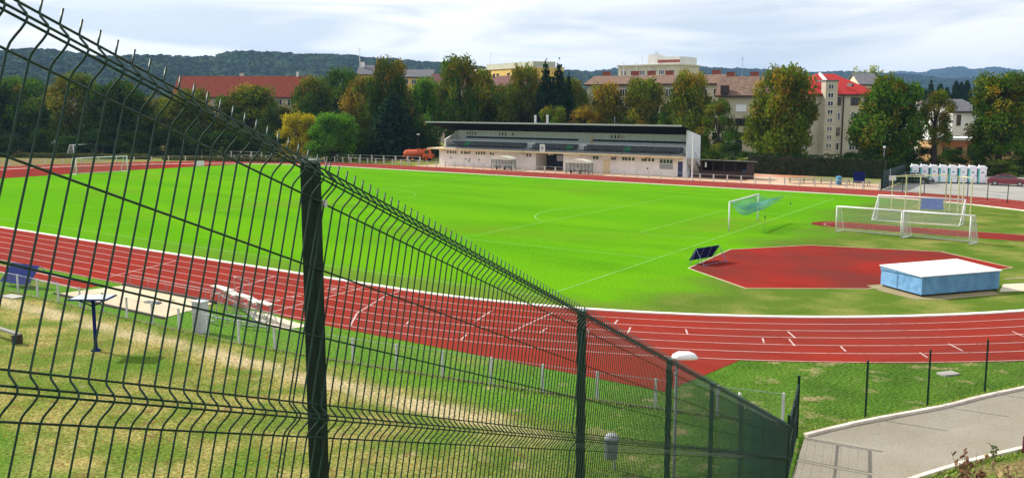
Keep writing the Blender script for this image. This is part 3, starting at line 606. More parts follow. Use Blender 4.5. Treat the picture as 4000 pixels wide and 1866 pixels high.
# hedges: cut row of thuja with jagged top
def hedge(name, label, A, B, h, th, colr, autumn=0.0, dens=260, jag=0.35):
    A = Vector(A[:2] + (0,)) if isinstance(A, tuple) else Vector((A.x, A.y, 0)); B = Vector(B[:2] + (0,)) if isinstance(B, tuple) else Vector((B.x, B.y, 0))
    Ln = (B - A).length; t = thing(name, label, 'hedge', A, math.atan2(B.y - A.y, B.x - A.x))
    n = int(dens * Ln); g = rng; x = g.uniform(0, Ln, n); col_i = np.floor(x / 0.8); top = h * (1 - 0.12 * g.random(9999)[col_i.astype(int)]); cx = (col_i + 0.5) * 0.8
    top = top - jag * (np.abs(x - cx) / 0.4) ** 2
    f = g.random(n); face = g.random(n); z = np.where(face < 0.72, f * top, top - 0.05 * g.random(n)); y = np.where(face < 0.72, np.where(g.random(n) < .75, -th / 2, th / 2) + 0.12 * g.normal(size=n) + 0.1 * np.cos((x - cx) * 7), g.uniform(-th / 2, th / 2, n))
    nn = np.stack([g.normal(size=n) * .5, np.where(face < .72, np.sign(y), 0) + g.normal(size=n) * .4, np.where(face < .72, 0.25, 1) + g.normal(size=n) * .3], 1); nn /= np.linalg.norm(nn, axis=1)[:, None]
    V, F = quads(np.stack([x, y, z], 1), nn, g.uniform(0.12, 0.26, n)); o = np_mesh('foliage', V, F, M_LEAF, g.random(n) * 0.6, t, lum=g.random(n)); o.color = (*colr, autumn)
    MB().bx(0, Ln, -th / 2 + 0.15, th / 2 - 0.15, 0, h * 0.8).build('inner_branches', M_BARK, t)
hedge('thuja_hedge', 'long dark thuja hedge between the grandstand and the car park', (19.5, 64.0), (39.5, 64.4), 3.3, 1.4, (0.018, 0.042, 0.01))
hedge('thuja_hedge', 'short dark hedge in the gap right of the long hedge', (40.3, 66.5), (44.5, 67.5), 2.4, 1.4, (0.018, 0.042, 0.01))
P0 = pd(1100 * D, 0.1 + 146); 
hedge('low_hedge', 'dark low hedge behind the red car', pd(3850, 147), pd(4080, 147), 2.3, 1.2, (0.03, 0.06, 0.012))

# ================================================================== BUILDINGS
M_BEIGE = mat('beige_render', (0.5, 0.45, 0.35), (0.41, 0.37, 0.28), 0.35, rough=0.9)
M_GREYR = mat('grey_beige_render', (0.5, 0.46, 0.37), (0.4, 0.37, 0.29), 0.4, rough=0.9)
M_CREAM = mat('cream_render', (0.6, 0.55, 0.42), (0.5, 0.46, 0.36), 0.3, rough=0.9)
M_YELR = mat('yellow_render', (0.68, 0.47, 0.12), (0.6, 0.4, 0.1), 0.3, rough=0.9)
M_OCH = mat('ochre_render', (0.55, 0.33, 0.14), (0.4, 0.24, 0.12), 0.3, rough=0.9)
M_WHR = mat('white_render', (0.78, 0.78, 0.76), (0.68, 0.68, 0.66), 0.4, rough=0.9)
def tile_mat(name, c, c2):
    m = mat(name, c, c2, 1.6, rough=0.95, spec=.05, lo=0.35, hi=0.65, detail=9); return m
M_TRED = tile_mat('red_roof_tiles', (0.22, 0.05, 0.028), (0.13, 0.035, 0.022)); M_TBRT = tile_mat('bright_red_roof_tiles', (0.5, 0.05, 0.045), (0.42, 0.04, 0.036))
M_TBRN = tile_mat('brown_roof_tiles', (0.23, 0.15, 0.11), (0.12, 0.08, 0.06)); M_TDRK = tile_mat('dusky_roof_tiles', (0.17, 0.09, 0.08), (0.12, 0.07, 0.065)); M_TGRY = tile_mat('grey_roof_sheet', (0.17, 0.17, 0.18), (0.12, 0.12, 0.13))
M_BRK = mat('chimney_brick', (0.33, 0.085, 0.05), (0.2, 0.06, 0.04), 3)
M_PVC = mat('white_window_frame', (0.75, 0.76, 0.76), (0.66, 0.67, 0.67), 5)
M_BRNF = mat('brown_window_frame', (0.1, 0.05, 0.03), (0.07, 0.035, 0.02), 5)
M_EAVE = mat('dark_eave_board', (0.05, 0.035, 0.03), (0.035, 0.025, 0.02), 4)
def window(par, x, z, w_, h, y=0.0, frame=M_PVC, mull=1, nrm=-1, glass=M_GLASS, side=False):
    """window on the facade plane y (local), outward direction -y."""
    f = MB(); d = 0.1; t = 0.09
    def bx(x0, x1, z0, z1, y0, y1, mb):
        mb.bx(x0, x1, min(y0, y1), max(y0, y1), z0, z1) if not side else mb.bx(min(y0, y1), max(y0, y1), x0, x1, z0, z1)
    ya, yb = y + nrm * 0.02, y + nrm * 0.10
    bx(x - w_ / 2 - t, x - w_ / 2, z - h / 2 - t, z + h / 2 + t, y, yb, f); bx(x + w_ / 2, x + w_ / 2 + t, z - h / 2 - t, z + h / 2 + t, y, yb, f)
    bx(x - w_ / 2, x + w_ / 2, z + h / 2, z + h / 2 + t, y, yb, f); bx(x - w_ / 2, x + w_ / 2, z - h / 2 - t, z - h / 2, y, yb + nrm * 0.06, f)
    for k in range(mull): xm = x - w_ / 2 + w_ * (k + 1) / (mull + 1); bx(xm - t / 2, xm + t / 2, z - h / 2, z + h / 2, y, yb, f)
    o = f.build('window', frame, par); g = MB(); bx(x - w_ / 2, x + w_ / 2, z - h / 2, z + h / 2, y, ya + nrm * 0.01, g); g.build('pane', glass, o); return o
def building(name, label, sx0, d0, sx1, d1, depth, eave_y, ridge_y, wallm, roofm, roof='gable', over=0.5, base=0.0, cat='building', hipr=0.0, eave_at=None):
    """facade from pixel column sx0 (depth d0) to sx1 (depth d1); eave and ridge heights from pixel rows at the middle."""
    A = pd(sx0, d0); B = pd(sx1, d1); Ln = (B - A).length; rz = math.atan2(B.y - A.y, B.x - A.x); mid = (A + B) / 2
    he = hz(mid, eave_y); inn = Vector((-math.sin(rz), math.cos(rz), 0)); hr = hz(mid + inn * depth / 2, ridge_y) if ridge_y else he + 0.4
    t = thing(name, label, cat, A, rz)
    if roof == 'flat':
        MB().bx(0, Ln, 0, depth, base, he).build('wall', wallm, t); MB().bx(-0.3, Ln + 0.3, -0.3, depth + 0.3, he, he + 0.4).build('roof', roofm, t)
    else:
        w0 = MB(); w0.bx(0, Ln, 0, depth, base, he)
        if roof == 'gable':
            w0.add([(0.01, 0, he), (0.01, depth, he), (0.01, depth / 2, hr), (Ln - 0.01, 0, he), (Ln - 0.01, depth, he), (Ln - 0.01, depth / 2, hr)], [(0, 1, 2), (3, 5, 4)])
        w0.build('wall', wallm, t)
        hx = hipr; slope = (hr - he) / (depth / 2); ez = he - over * slope; th = Vector((0, 0, 0.22)); r_ = MB()
        x0, x1 = -over, Ln + over
        r_.slab([(x0, -over, ez), (x1, -over, ez), (x1 - hx, depth / 2, hr), (x0 + hx, depth / 2, hr)], th)
        r_.slab([(x1, depth + over, ez), (x0, depth + over, ez), (x0 + hx, depth / 2, hr), (x1 - hx, depth / 2, hr)], th)
        if hx > 0.1:
            r_.slab([(x0, depth + over, ez), (x0, -over, ez), (x0 + hx, depth / 2, hr)], th); r_.slab([(x1, -over, ez), (x1, depth + over, ez), (x1 - hx, depth / 2, hr)], th)
        rf = r_.build('roof', roofm, t)
        MB().bx(-over, Ln + over, -over - 0.06, -over + 0.1, ez - 0.16, ez + 0.1).build('gutter', M_EAVE, t)
        t['_'] = 0; del t['_']
        return t, Ln, he, hr, rf
    return t, Ln, he, he + 0.4, None
def chimney(rf, x, y, z, w_=1.4, d=0.8, h=1.6, m=M_BRK):
    o = MB().bx(x - w_ / 2, x + w_ / 2, y - d / 2, y + d / 2, z - 1.2, z + h).bx(x - w_ / 2 - .08, x + w_ / 2 + .08, y - d / 2 - .08, y + d / 2 + .08, z + h, z + h + 0.15).build('chimney', m, rf); return o
def mast(label, P, z0, z1, arms=((0.85, 0.8),), r=0.04, m=M_GALV):
    t = thing('antenna_mast', label, 'antenna', (P[0], P[1], z0)); MB().cyl((0, 0, 0), r, z1 - z0, 6).build('pole', m, t); a = MB()
    for f, ln_ in arms:
        z = (z1 - z0) * f; a.box((0, 0, z), (ln_, .05, .05), YAW)
        for k in range(5): a.box((math.cos(YAW) * ln_ * (k / 4 - .5), math.sin(YAW) * ln_ * (k / 4 - .5), z), (0.03, 0.03, ln_ * .45))
    a.cyl((0, 0, (z1 - z0) * min(f for f, _ in arms)), r * 1.15, (z1 - z0) * (max(f for f, _ in arms) - min(f for f, _ in arms)) + .1, 6)
    a.build('aerial', m, t); return t
def px(t, Ln, sx0, sx1, sx): return Ln * (sx - sx0) / (sx1 - sx0)

# long red-roofed house on the left
t, Ln, he, hr, rf = building('apartment_house', 'long house with old dark red roof behind the trees on the left', 690, 268, 1185, 268, 13, 373, 301, M_BEIGE, M_TRED, 'gable', 0.8)
for sx in (720, 800, 880, 960, 1040, 1095, 1140):
    for k in range(4): window(t, px(t, Ln, 690, 1185, sx), he - 1.9 - 3.1 * k, 1.5, 1.5)
chimney(rf, px(t, Ln, 690, 1185, 925), 7.5, hr, 1.0, .8, .9, M_CREAM); chimney(rf, px(t, Ln, 690, 1185, 1150), 6.5, hr - .4, 0.5, .5, 1.6, M_WHR)
# pale building in the gap between the left trees
t, Ln, he, hr, rf = building('apartment_house', 'pale balconied building glimpsed between the leftmost trees', 185, 250, 400, 250, 12, 372, 352, M_WHR, M_TGRY, 'flat')
for sx in (205, 235, 270, 310, 350, 385):
    for k in range(3): window(t, px(t, Ln, 185, 400, sx), he - 1.8 - 3.1 * k, 2.0, 1.3, mull=2)
for k in range(3): MB().bx(0.5, Ln - 0.5, -1.0, -0.02, he - 3.2 - 3.1 * k, he - 3.05 - 3.1 * k).bx(.5, Ln - .5, -1.0, -.94, he - 3.0 - 3.1 * k, he - 2.2 - 3.1 * k).build('balcony', M_WHR, t)
# small yellow house with grey roof and white gable
t, Ln, he, hr, rf = building('yellow_house', 'yellow house with pale grey roof and white chimney above the left trees', 1405, 300, 1500, 300, 10, 290, 258, M_YELR, M_TGRY, 'gable', 0.5)
chimney(rf, 0.8, 4, hr - 0.2, 1.2, .8, 1.2, M_WHR); window(t, 3, he - 1.5, 1.3, 1.3); window(t, 6, he - 1.5, 1.3, 1.3)
P = pd(1412, 300); mast('white antenna mast on the yellow house with grey roof', P, hr, hr + 5.2, ((.95, .9), (.6, 1.3), (.3, .7)), .07, M_WHR)
P = pd(1583, 290); mast('thin mast between the left trees', P, 12, hz(P, 250), ((.9, .9),))
t, Ln, he, hr, rf = building('yellow_house', 'low yellow house half hidden right of the tall dark tree', 1560, 300, 1690, 300, 9, 300, 275, M_YELR, M_TGRY, 'gable')
for sx in (1590, 1620, 1655): window(t, px(t, Ln, 1560, 1690, sx), he - 1.5, 1.3, 1.3)
t, Ln, he, hr, rf = building('apartment_house', 'house with dusky roof between the light green and the poplar like tree', 1690, 265, 1830, 265, 11, 345, 292, M_BEIGE, M_TDRK, 'gable')
for sx in (1710, 1750, 1790): window(t, px(t, Ln, 1690, 1830, sx), he - 1.8, 1.4, 1.4)
t, Ln, he, hr, rf = building('apartment_house', 'house with large brown roof left of the tall yellow green tree', 1860, 245, 1995, 232, 13, 385, 298, M_BEIGE, M_TDRK, 'gable', .6)
for sx in (1880, 1920, 1960): window(t, px(t, Ln, 1860, 1995, sx), he - 1.8, 1.4, 1.4)
# yellow panel building
t, Ln, he, hr, rf = building('panel_block', 'yellow flat roofed block behind the brown roof', 1848, 330, 2048, 300, 14, 272, None, M_YELR, M_CREAM, 'flat')
MB().bx(4, Ln, 3, 11, he, he + 2.0).build('roof_storey', mat('pale_green_panels', (0.42, 0.43, 0.33), (0.36, 0.37, 0.3), .6), t)
for k, sx in enumerate((1865, 1890, 1935, 1950, 1990, 2020)): window(t, px(t, Ln, 1848, 2048, sx), he - 2.0, 1.3, 1.3, frame=M_BRNF)
P = pd(1918, 330); mast('thin mast on the yellow flat roofed block', P, he + 2, hz(P, 205), ((.95, .6),))
# pale panel block with tower storey
t, Ln, he, hr, rf = building('panel_block', 'tall pale panel block with raised stair tower on its roof', 2410, 300, 2640, 288, 14, 258, None, M_CREAM, M_CREAM, 'flat')
MB().bx(Ln * 0.45, Ln * 0.98, 2, 13, he + .4, he + 2.6).bx(Ln * .46, Ln * .62, 2.1, 6, he + 2.6, he + 3.4).build('roof_storey', M_WHR, t)
MB().bx(Ln * .62, Ln * .985, 1.9, 2.0, he + .9, he + 1.7).build('roof_band', M_BRK, t)
for k in range(3): MB().bx(Ln * (.1 + .22 * k) - .12, Ln * (.1 + .22 * k) + .12, -.18, -.01, 2, he + 1.2).build('pilaster', M_WHR, t)
for k in range(6):
    for j in range(2): window(t, Ln * (.1 + k * .16), he - 2.0 - 3 * j, 1.6, 1.3, mull=2)
P = pd(2558, 300); mast('tall antenna mast left on the pale panel block', P, he + 2, hz(P, 203), ((.95, 1.3), (.75, 1.0)), .07)
P = pd(2642, 295); mast('antenna mast at the right end of the pale panel block', P, he + .5, hz(P, 228), ((.95, .9), (.7, .9)), .07)
P = pd(2503, 300); mast('short thin antenna left of the stair tower on the panel block', P, he + .5, hz(P, 220), ((.9, .6),))
P = pd(2890, 230); mast('very thin tall mast on the brown roof right of the middle', P, 14, hz(P, 218), ((.9, .5),))
# long brown-roofed flats
t, Ln, he, hr, rf = building('apartment_house', 'long beige flats with brown roof and brick chimneys, left wing', 2290, 222, 2830, 208, 12, 328, 298, M_GREYR, M_TBRN, 'gable', 0.6)
for sx in (2322, 2440, 2506, 2578, 2760): chimney(rf, px(t, Ln, 2290, 2830, sx), 7.5, hr - 0.2, 1.7, .9, 1.3)
for sx in (2330, 2380, 2440, 2500, 2560, 2620, 2680, 2745, 2800):
    for k in range(4): window(t, px(t, Ln, 2290, 2830, sx), he - 1.9 - 3.05 * k, 1.7, 1.5, mull=2)
t, Ln, he, hr, rf = building('apartment_house', 'beige flats with brown roof behind the loose tree, right wing', 2800, 196, 3080, 192, 12.5, 370, 303, M_BEIGE, M_TBRN, 'gable', 0.6)
for sx in (2836, 2932, 3050): chimney(rf, px(t, Ln, 2800, 3080, sx), 7.2, hr - 0.2, 1.6, .9, 1.2)
X = lambda sx: px(t, Ln, 2800, 3080, sx)
MB().bx(X(2810), X(2842), -0.9, 1.2, he + .1, he + 1.8).build('dormer', M_EAVE, t)
blind = mat('white_blind', (0.8, 0.82, 0.84), (0.75, 0.77, 0.8), 8)
window(t, X(2892), he - 2.6, 1.9, 1.25, mull=0, glass=blind)
for z_ in (he - 2.6,): window(t, X(2836), z_, 1.4, 1.3); window(t, X(2950), z_, 1.4, 1.3)
for sx in (2840, 2890, 2950, 3010):
    for k in (1, 2): window(t, X(sx), he - 2.6 - 2.75 * k, 1.9, 1.3, mull=2, frame=M_BRNF)
window(t, X(2822), he - 10.3, 1.9, 1.5, mull=2, frame=M_BRNF); MB().bx(X(2872), X(2900), -0.08, -0.01, 0.1, he - 8.9).build('door', M_DARK, t)
MB().cyl((X(2803), -0.15, 0), 0.07, he, 6).build('downpipe', M_EAVE, t)
# red-roofed block with glazed stair tower
t, Ln, he, hr, rf = building('apartment_house', 'tall beige block with bright red hipped roof and glazed stair tower', 3140, 192, 3415, 196, 12, 364, 293, M_GREYR, M_TBRT, 'hip', 0.6, hipr=6.5)
X = lambda sx: px(t, Ln, 3140, 3415, sx)
tw = MB().bx(X(3198), X(3244), -1.6, -0.01, 0, he + 2.2).build('stair_tower', M_BEIGE, t)
MB().bx(X(3196), X(3246), -1.75, 1.5, he + 2.2, he + 2.5).build('tower_roof', M_TGRY, t)
for k in range(8): window(tw, X(3217), he + 1.2 - 1.62 * k, 1.1, 0.85, y=-1.6, mull=1)
MB().slab([(X(3246), -.55, he - .2), (X(3246), 5.6, hr - .1), (X(3246), 5.6, hr + .45), (X(3246), -.55, he + .45)], (.5, 0, 0)).build('fire_wall', M_WHR, t)
for k, (h_, fr) in enumerate(((he - 1.6, M_BRNF), (he - 4.55, M_PVC), (he - 7.5, M_BRNF), (he - 10.4, M_PVC))):
    window(t, X(3264), h_, 1.15, 1.4, frame=fr)
    for sx in (3331, 3385): window(t, X(sx), h_, 1.9, 1.4, y=-.12, mull=2, frame=fr)
MB().cyl((X(3284), -0.18, 0), 0.12, he, 6).build('downpipe', M_EAVE, t)
MB().bx(X(3288), X(3400), -0.12, -0.01, 0.0, he - 0.1).build('wall_bay', M_BEIGE, t)
dm = MB().slab([(X(3310), -0.2, he + 1.35), (X(3323), -0.2, he + 1.35), (X(3316), -0.2, he + 1.9)], (0, 1.6, 0)).build('dormer', M_DARK, rf)
MB().bx(X(3150), X(3156), 4, 4.6, hr - .8, hr + .9).build('chimney', M_WHR, rf)
t, Ln, he, hr, rf = building('apartment_house', 'pale grey gabled house peeking out right behind the red roof', 3350, 226, 3425, 226, 10, 330, 290, M_CREAM, M_TGRY, 'gable', .3)
# right-hand houses
t, Ln, he, hr, rf = building('white_house', 'white house with grey roof between the slender tree and the spreading tree', 3715, 172, 3835, 176, 10, 434, 392, M_WHR, M_TGRY, 'gable', 0.5)
window(t, px(t, Ln, 3715, 3835, 3738), he - 1.6, .9, 1.7, mull=0, frame=M_BRNF)
for sx in (3735, 3770, 3805): window(t, px(t, Ln, 3715, 3835, sx), he - 5.0, 1.0, 1.5, mull=1)
t, Ln, he, hr, rf = building('ochre_annex', 'long low orange annex in front of the white house', 3650, 160, 4040, 160, 6, 548, 540, M_OCH, M_WHR, 'flat')
for k in range(8): window(t, 2 + k * 2.0, he - 1.7, 1.0, 1.0, frame=M_BRNF)
MB().bx(1.0, Ln - 1, -.08, -.01, he - 1.1, he - .1).build('brick_band', mat('orange_brick', (0.5, 0.16, 0.06), (0.42, 0.13, 0.05), 2), t)
t, Ln, he, hr, rf = building('red_roof_house', 'small house with orange red roof left of the slender tree', 3575, 215, 3660, 215, 9, 436, 415, M_CREAM, M_TBRT, 'gable', .4)
chimney(rf, 2.2, 4.5, hr, .9, .7, 1.3, M_CREAM); window(t, 1.5, he - 1.4, 1.1, 1.2); window(t, 3.6, he - 1.4, 1.1, 1.2)
t, Ln, he, hr, rf = building('red_roof_house', 'small cream house with faded red roof behind the slender tree', 3660, 230, 3740, 230, 9, 415, 396, M_CREAM, M_TBRN, 'gable', .4)
window(t, 2, he - 1.4, 1.1, 1.2)
t, Ln, he, hr, rf = building('ochre_house', 'ochre house seen under the big dark tree behind the toilets', 3585, 178, 3650, 178, 8, 560, 538, M_OCH, M_TBRN, 'gable', .3)
window(t, 1.5, he - 1.4, .9, 1.2)

# ================================================================== GRANDSTAND
def grandstand():
    x0, x1, y0, y1 = -31.4, 16.2, 50.5, 60.0; t = thing('grandstand', 'long white grandstand with black cantilever roof behind the far straight', 'grandstand', (x0, y0, 0)); Ln = x1 - x0
    X = lambda sx: (aty(sx, y0)).x - x0
    wm = mat('whitewashed_wall', (0.86, 0.83, 0.81), (0.72, 0.69, 0.66), 0.7, rough=0.9, bump=0.1)
    wm2 = mat('grey_boarded_wall', (0.72, 0.76, 0.74), (0.6, 0.64, 0.62), 0.5, rough=0.8, stretch=(4, 1, 1))
    cm = mat('cream_slab', (0.78, 0.66, 0.42), (0.66, 0.52, 0.32), 1.2)
    bm = mat('shade_tinted_end_wall', (0.7, 0.77, 0.8), (0.6, 0.67, 0.7), .6)  # bluish shade on the right end is put into this wall colour
    # lower wall in two runs leaving the recessed entrance
    e0, e1 = X(2093), X(2200)
    MB().bx(0, e0, 0, 0.3, 0, 2.75).bx(e1, Ln - 0.8, 0, 0.3, 0, 2.75).bx(0, 0.3, 0.3, 4.3, 0, 2.75).bx(e0 - .3, e0, .3, 3, 0, 2.75).bx(e1, e1 + .3, .3, 3, 0, 2.75).build('lower_wall', wm, t)
    MB().bx(e0, e1, 3.001, 3.3, 0, 2.75).build('entrance_recess', mat('dark_blue_recess', (0.03, 0.035, 0.06), (0.02, 0.022, 0.035), 1), t)
    MB().bx(e0 + 4.1, e0 + 5.2, -0.06, -0.01, 1.55, 2.45).build('notice_board', mat('grey_board', (.3, .31, .34), (.2, .21, .24), 9), t)
    MB().bx(-1.6, Ln - 0.81, -1.3, 4.3, 2.75, 2.98).build('terrace_slab', cm, t)
    for k in range(9): MB().bx(1.2 + k * 5.6, 1.5 + k * 5.6, -1.1, -0.01, 2.5, 2.75).build('slab_bracket', cm, t)
    # roof geometry: front edge high, falling to the back
    ya, yb = -2.3, 5.1; za = hz((x0 + 20, y0 + ya), 484); zb_ = hz((x0 + Ln, y0 + yb), 534); xa, xb = -1.0, Ln - 0.2
    def zr(y): return za + (zb_ - za) * (y - ya) / (yb - ya)
    YW = 4.0
    MB().slab([(1.0, YW, 2.98), (Ln - 1.1, YW, 2.98), (Ln - 1.1, YW, zr(YW) - .02), (1.0, YW, zr(YW) - .02)], (0, .25, 0)).build('upper_wall', wm2, t)
    MB().slab([(0.7, .6, 2.98), (0.7, 4.3, 2.98), (0.7, 4.3, zr(4.3) - .02), (0.7, .6, 4.4)], (0.28, 0, 0)).build('end_wall', wm, t)
    MB().slab([(Ln - 0.8, 0, 0), (Ln - 0.8, 4.3, 0), (Ln - 0.8, 4.3, zr(4.3) - .02), (Ln - 0.8, .3, zr(.3) - .02), (Ln - 0.8, .3, 2.7), (Ln - 0.8, 0, 2.7)], (0.3, 0, 0)).build('end_wall', bm, t)
    MB().bx(Ln - .49, Ln - .44, 1.2, 2.1, 0.05, 2.1).build('side_door', M_DARK, t)
    # tiers
    tm = mat('terrace_step', (0.3, 0.31, 0.32), (0.22, 0.23, 0.24), 2)
    for k in range(2): MB().bx(1.0, Ln - 1.2, 0.0 + k * 0.8, 1.75, 2.98 + k * 0.2, 2.98 + (k + 1) * 0.2).build('tier', tm, t)
    MB().bx(1.0, Ln - 1.2, 1.76, 1.95, 2.98, 4.3).build('rear_parapet', mat('pale_parapet', (.8, .82, .83), (.68, .7, .72), 1), t)
    seatm = mat('grey_seat_plastic', (0.1, 0.11, 0.13), (0.06, 0.068, 0.08), 3); gseat = mat('green_seat_plastic', (0.03, 0.3, 0.12), (0.02, 0.22, 0.09), 3)
    def seat_mb(mb, x=0, yb=0, zb_=0):
        mb.bx(x, x + 0.44, yb, yb + 0.4, zb_ + 0.36, zb_ + 0.42); mb.box((x + .22, yb + .42, zb_ + .6), (.44, .05, .42), 0, R(-10)); return mb.bx(x + .17, x + .27, yb + .1, yb + .3, zb_, zb_ + .36)
    sm_ = {}; cnt = 0; rest = MB()
    for k in range(2):
        x = 1.6
        while x < Ln - 2.2:
            if not (X(2030) < x < X(2068)) and not (X(2232) < x < X(2262)):
                green = any(abs(x - X(s)) < 0.65 for s in (1812, 2044, 2214, 2438, 2655)); yq = 0.25 + k * 0.8; zq = 3.18 + k * 0.2
                if cnt < 100:
                    if green not in sm_: o = seat_mb(MB()).build('seat', gseat if green else seatm, t); sm_[green] = o
                    else: o = sm_[green].copy(); C.objects.link(o)
                    o.location = (x, yq, zq); cnt += 1
                    if green and 'label' not in o: o['label'] = 'green seat'
                else: seat_mb(rest, x, yq, zq)
            x += 0.52
    ro = rest.build('seat', seatm, t); ro['kind'] = 'stuff'
    rm = MB()
    for (a, b) in ((X(1765), X(2205)), (X(2262), X(2655))):
        rm.bx(a, b, 3.84, 3.96, 4.6, 4.9)
    rm.build('dark_rail', mat('dark_blue_rail', (0.02, 0.04, 0.07), (0.015, 0.03, 0.05), 2), t)
    rl_ = MB()
    for k in range(25): rl_.bx(-1.0 + k * 2.0 - .015, -1.0 + k * 2.0 + .015, -1.2, -1.17, 2.98, 3.9) if -1 + k * 2 < Ln else None
    rl_.bx(-1.2, Ln, -1.2, -1.17, 3.88, 3.91); rl_.build('terrace_railing', M_EAVE, t)
    # upper windows
    for sxs in ((1784,), (1826, 1837, 1847, 1858), (1953, 1965, 1976), (2004,), (2390, 2404, 2417, 2430)):
        for s in sxs: window(t, aty(s, y0 + 4.0).x - x0, 5.4, 0.28 if s < 2100 else .3, .5, y=4.0, mull=0, frame=wm2, glass=(M_GLASS if s < 2425 else M_OCH))
    MB().bx(X(2252), X(2266), 3.9, 3.99, 3.4, 5.3).build('terrace_door', cm, t)
    for k in range(22):
        xx = 2.0 + k * 2.08
        if xx < Ln - 2: MB().bx(xx - .05, xx + .05, 3.95, 3.99, 5.0, 5.9).build('wall_batten', wm2, t)
    # lower windows
    groups = [(1750, 1762, 1771, 1781), (1805, 1817, 1825, 1834), (1862, 1872, 1883, 1893), (1918, 1927), (2061, 2072), (2322, 2334), (2393, 2404), (2436, 2448, 2461, 2475), (2512, 2524, 2538, 2552)]
    for gset in groups:
        for s in gset: window(t, X(s), 2.3, 0.34 if s < 2300 else .42, .45, y=0, mull=0, frame=wm)
    window(t, X(2604), 2.15, 2.1, .55, y=0, mull=3, frame=M_PVC); MB().bx(X(2578), X(2630), -.05, -.01, 1.05, 1.75).build('shutter', mat('grey_shutter', (.33, .36, .35), (.27, .3, .29), 3, stretch=(1, 1, 9)), t)
    dr = MB().bx(X(2358), X(2383), -.06, -.01, 0.02, 2.05).build('door', cm, t); MB().bx(X(2378), X(2379.5), -.1, -.061, 1, 1.1).build('handle', M_DARK, dr)
    dr = MB().bx(X(2650), X(2668), -.06, -.01, 0.02, 2.2).build('door', mat('blue_door', (.05, .06, .16), (.03, .04, .1), 2), t); MB().bx(X(2664), X(2665), -.1, -.061, 1, 1.1).build('handle', M_DARK, dr)
    MB().slab([(xa, ya, za), (xb, ya, za), (xb - 0.5, yb, zb_), (xa, yb, zb_)], (0, 0, 0.12)).build('roof', mat('black_roof_soffit', (0.006, 0.007, 0.008), (0.004, 0.004, 0.005), 2, rough=.9, spec=.1), t)
    MB().bx(xa - .02, xb + .02, ya - .06, ya - .003, za - .06, za + .17).build('roof_fascia', mat('zinc_edge', (.38, .42, .4), (.3, .33, .32), 3), t)
    for s, top in ((2089, 450), (2136, 448)):
        P = (aty(s, y0 + 2).x - x0); MB().bx(P - .14, P + .14, 2.0, 2.25, zr(2) + .1, hz((x0 + P, y0 + 2), top)).build('vent_pipe', M_WHITE, t)
    P = aty(2399, y0 + 2).x - x0; MB().cyl((P, 2, zr(2) + .1), .04, hz((x0 + P, y0 + 2), 456) - zr(2) - .1, 6).build('roof_aerial', M_GALV, t)
    # centre sign with emblem
    s0, s1 = X(2128), X(2146); sg = MB().bx(s0 - .05, s1 + .05, -1.32, -1.25, 2.95, 4.15).build('crest_sign', M_WHITE, t)
    xm = (s0 + s1) / 2; MB().slab([(xm - .22, -1.325, 3.85), (xm + .22, -1.325, 3.85), (xm + .22, -1.325, 3.4), (xm, -1.325, 3.15), (xm - .22, -1.325, 3.4)], (0, -.02, 0)).build('crest', mat('grey_blue_crest', (.2, .22, .3), (.4, .4, .45), 12), sg)
    # outside stairs at the right end with railing
    st = MB()
    for k in range(13): st.bx(Ln - .45, Ln + .75, 0.1 + k * .27, 0.1 + (k + 1) * .27 - .003, max(0, 2.75 - .21 * k - .9), 2.75 - .21 * k)
    st.build('stairs', M_CONC, t)
    r2 = MB()
    for k in range(7): y_ = .15 + k * .55; z_ = 2.75 - y_ / .27 * .21; r2.bx(Ln + .66, Ln + .7, y_, y_ + .04, z_, z_ + 1.0)
    r2.tube([(Ln + .68, .1, 3.75), (Ln + .68, 3.5, 1.1)], .03, 6).tube([(Ln + .68, .1, 3.3), (Ln + .68, 3.5, .65)], .02, 6).build('stair_railing', M_GALV, t)
    for s, zz in ((1762, 1.35), (1820, 1.2), (1832, .9), (1835, 1.25), (1872, 1.2), (2531, 1.0)):
        MB().bx(X(s) - .09, X(s) + .09, -.1, -.01, zz - .1, zz + .12).build('wall_fitting', M_DARK, t)
def aty(sx, Y):
    r = ray(sx, 600); k = (Y - CAM.y) / r.y; return Vector((CAM.x + r.x * k, Y, 0))
grandstand()

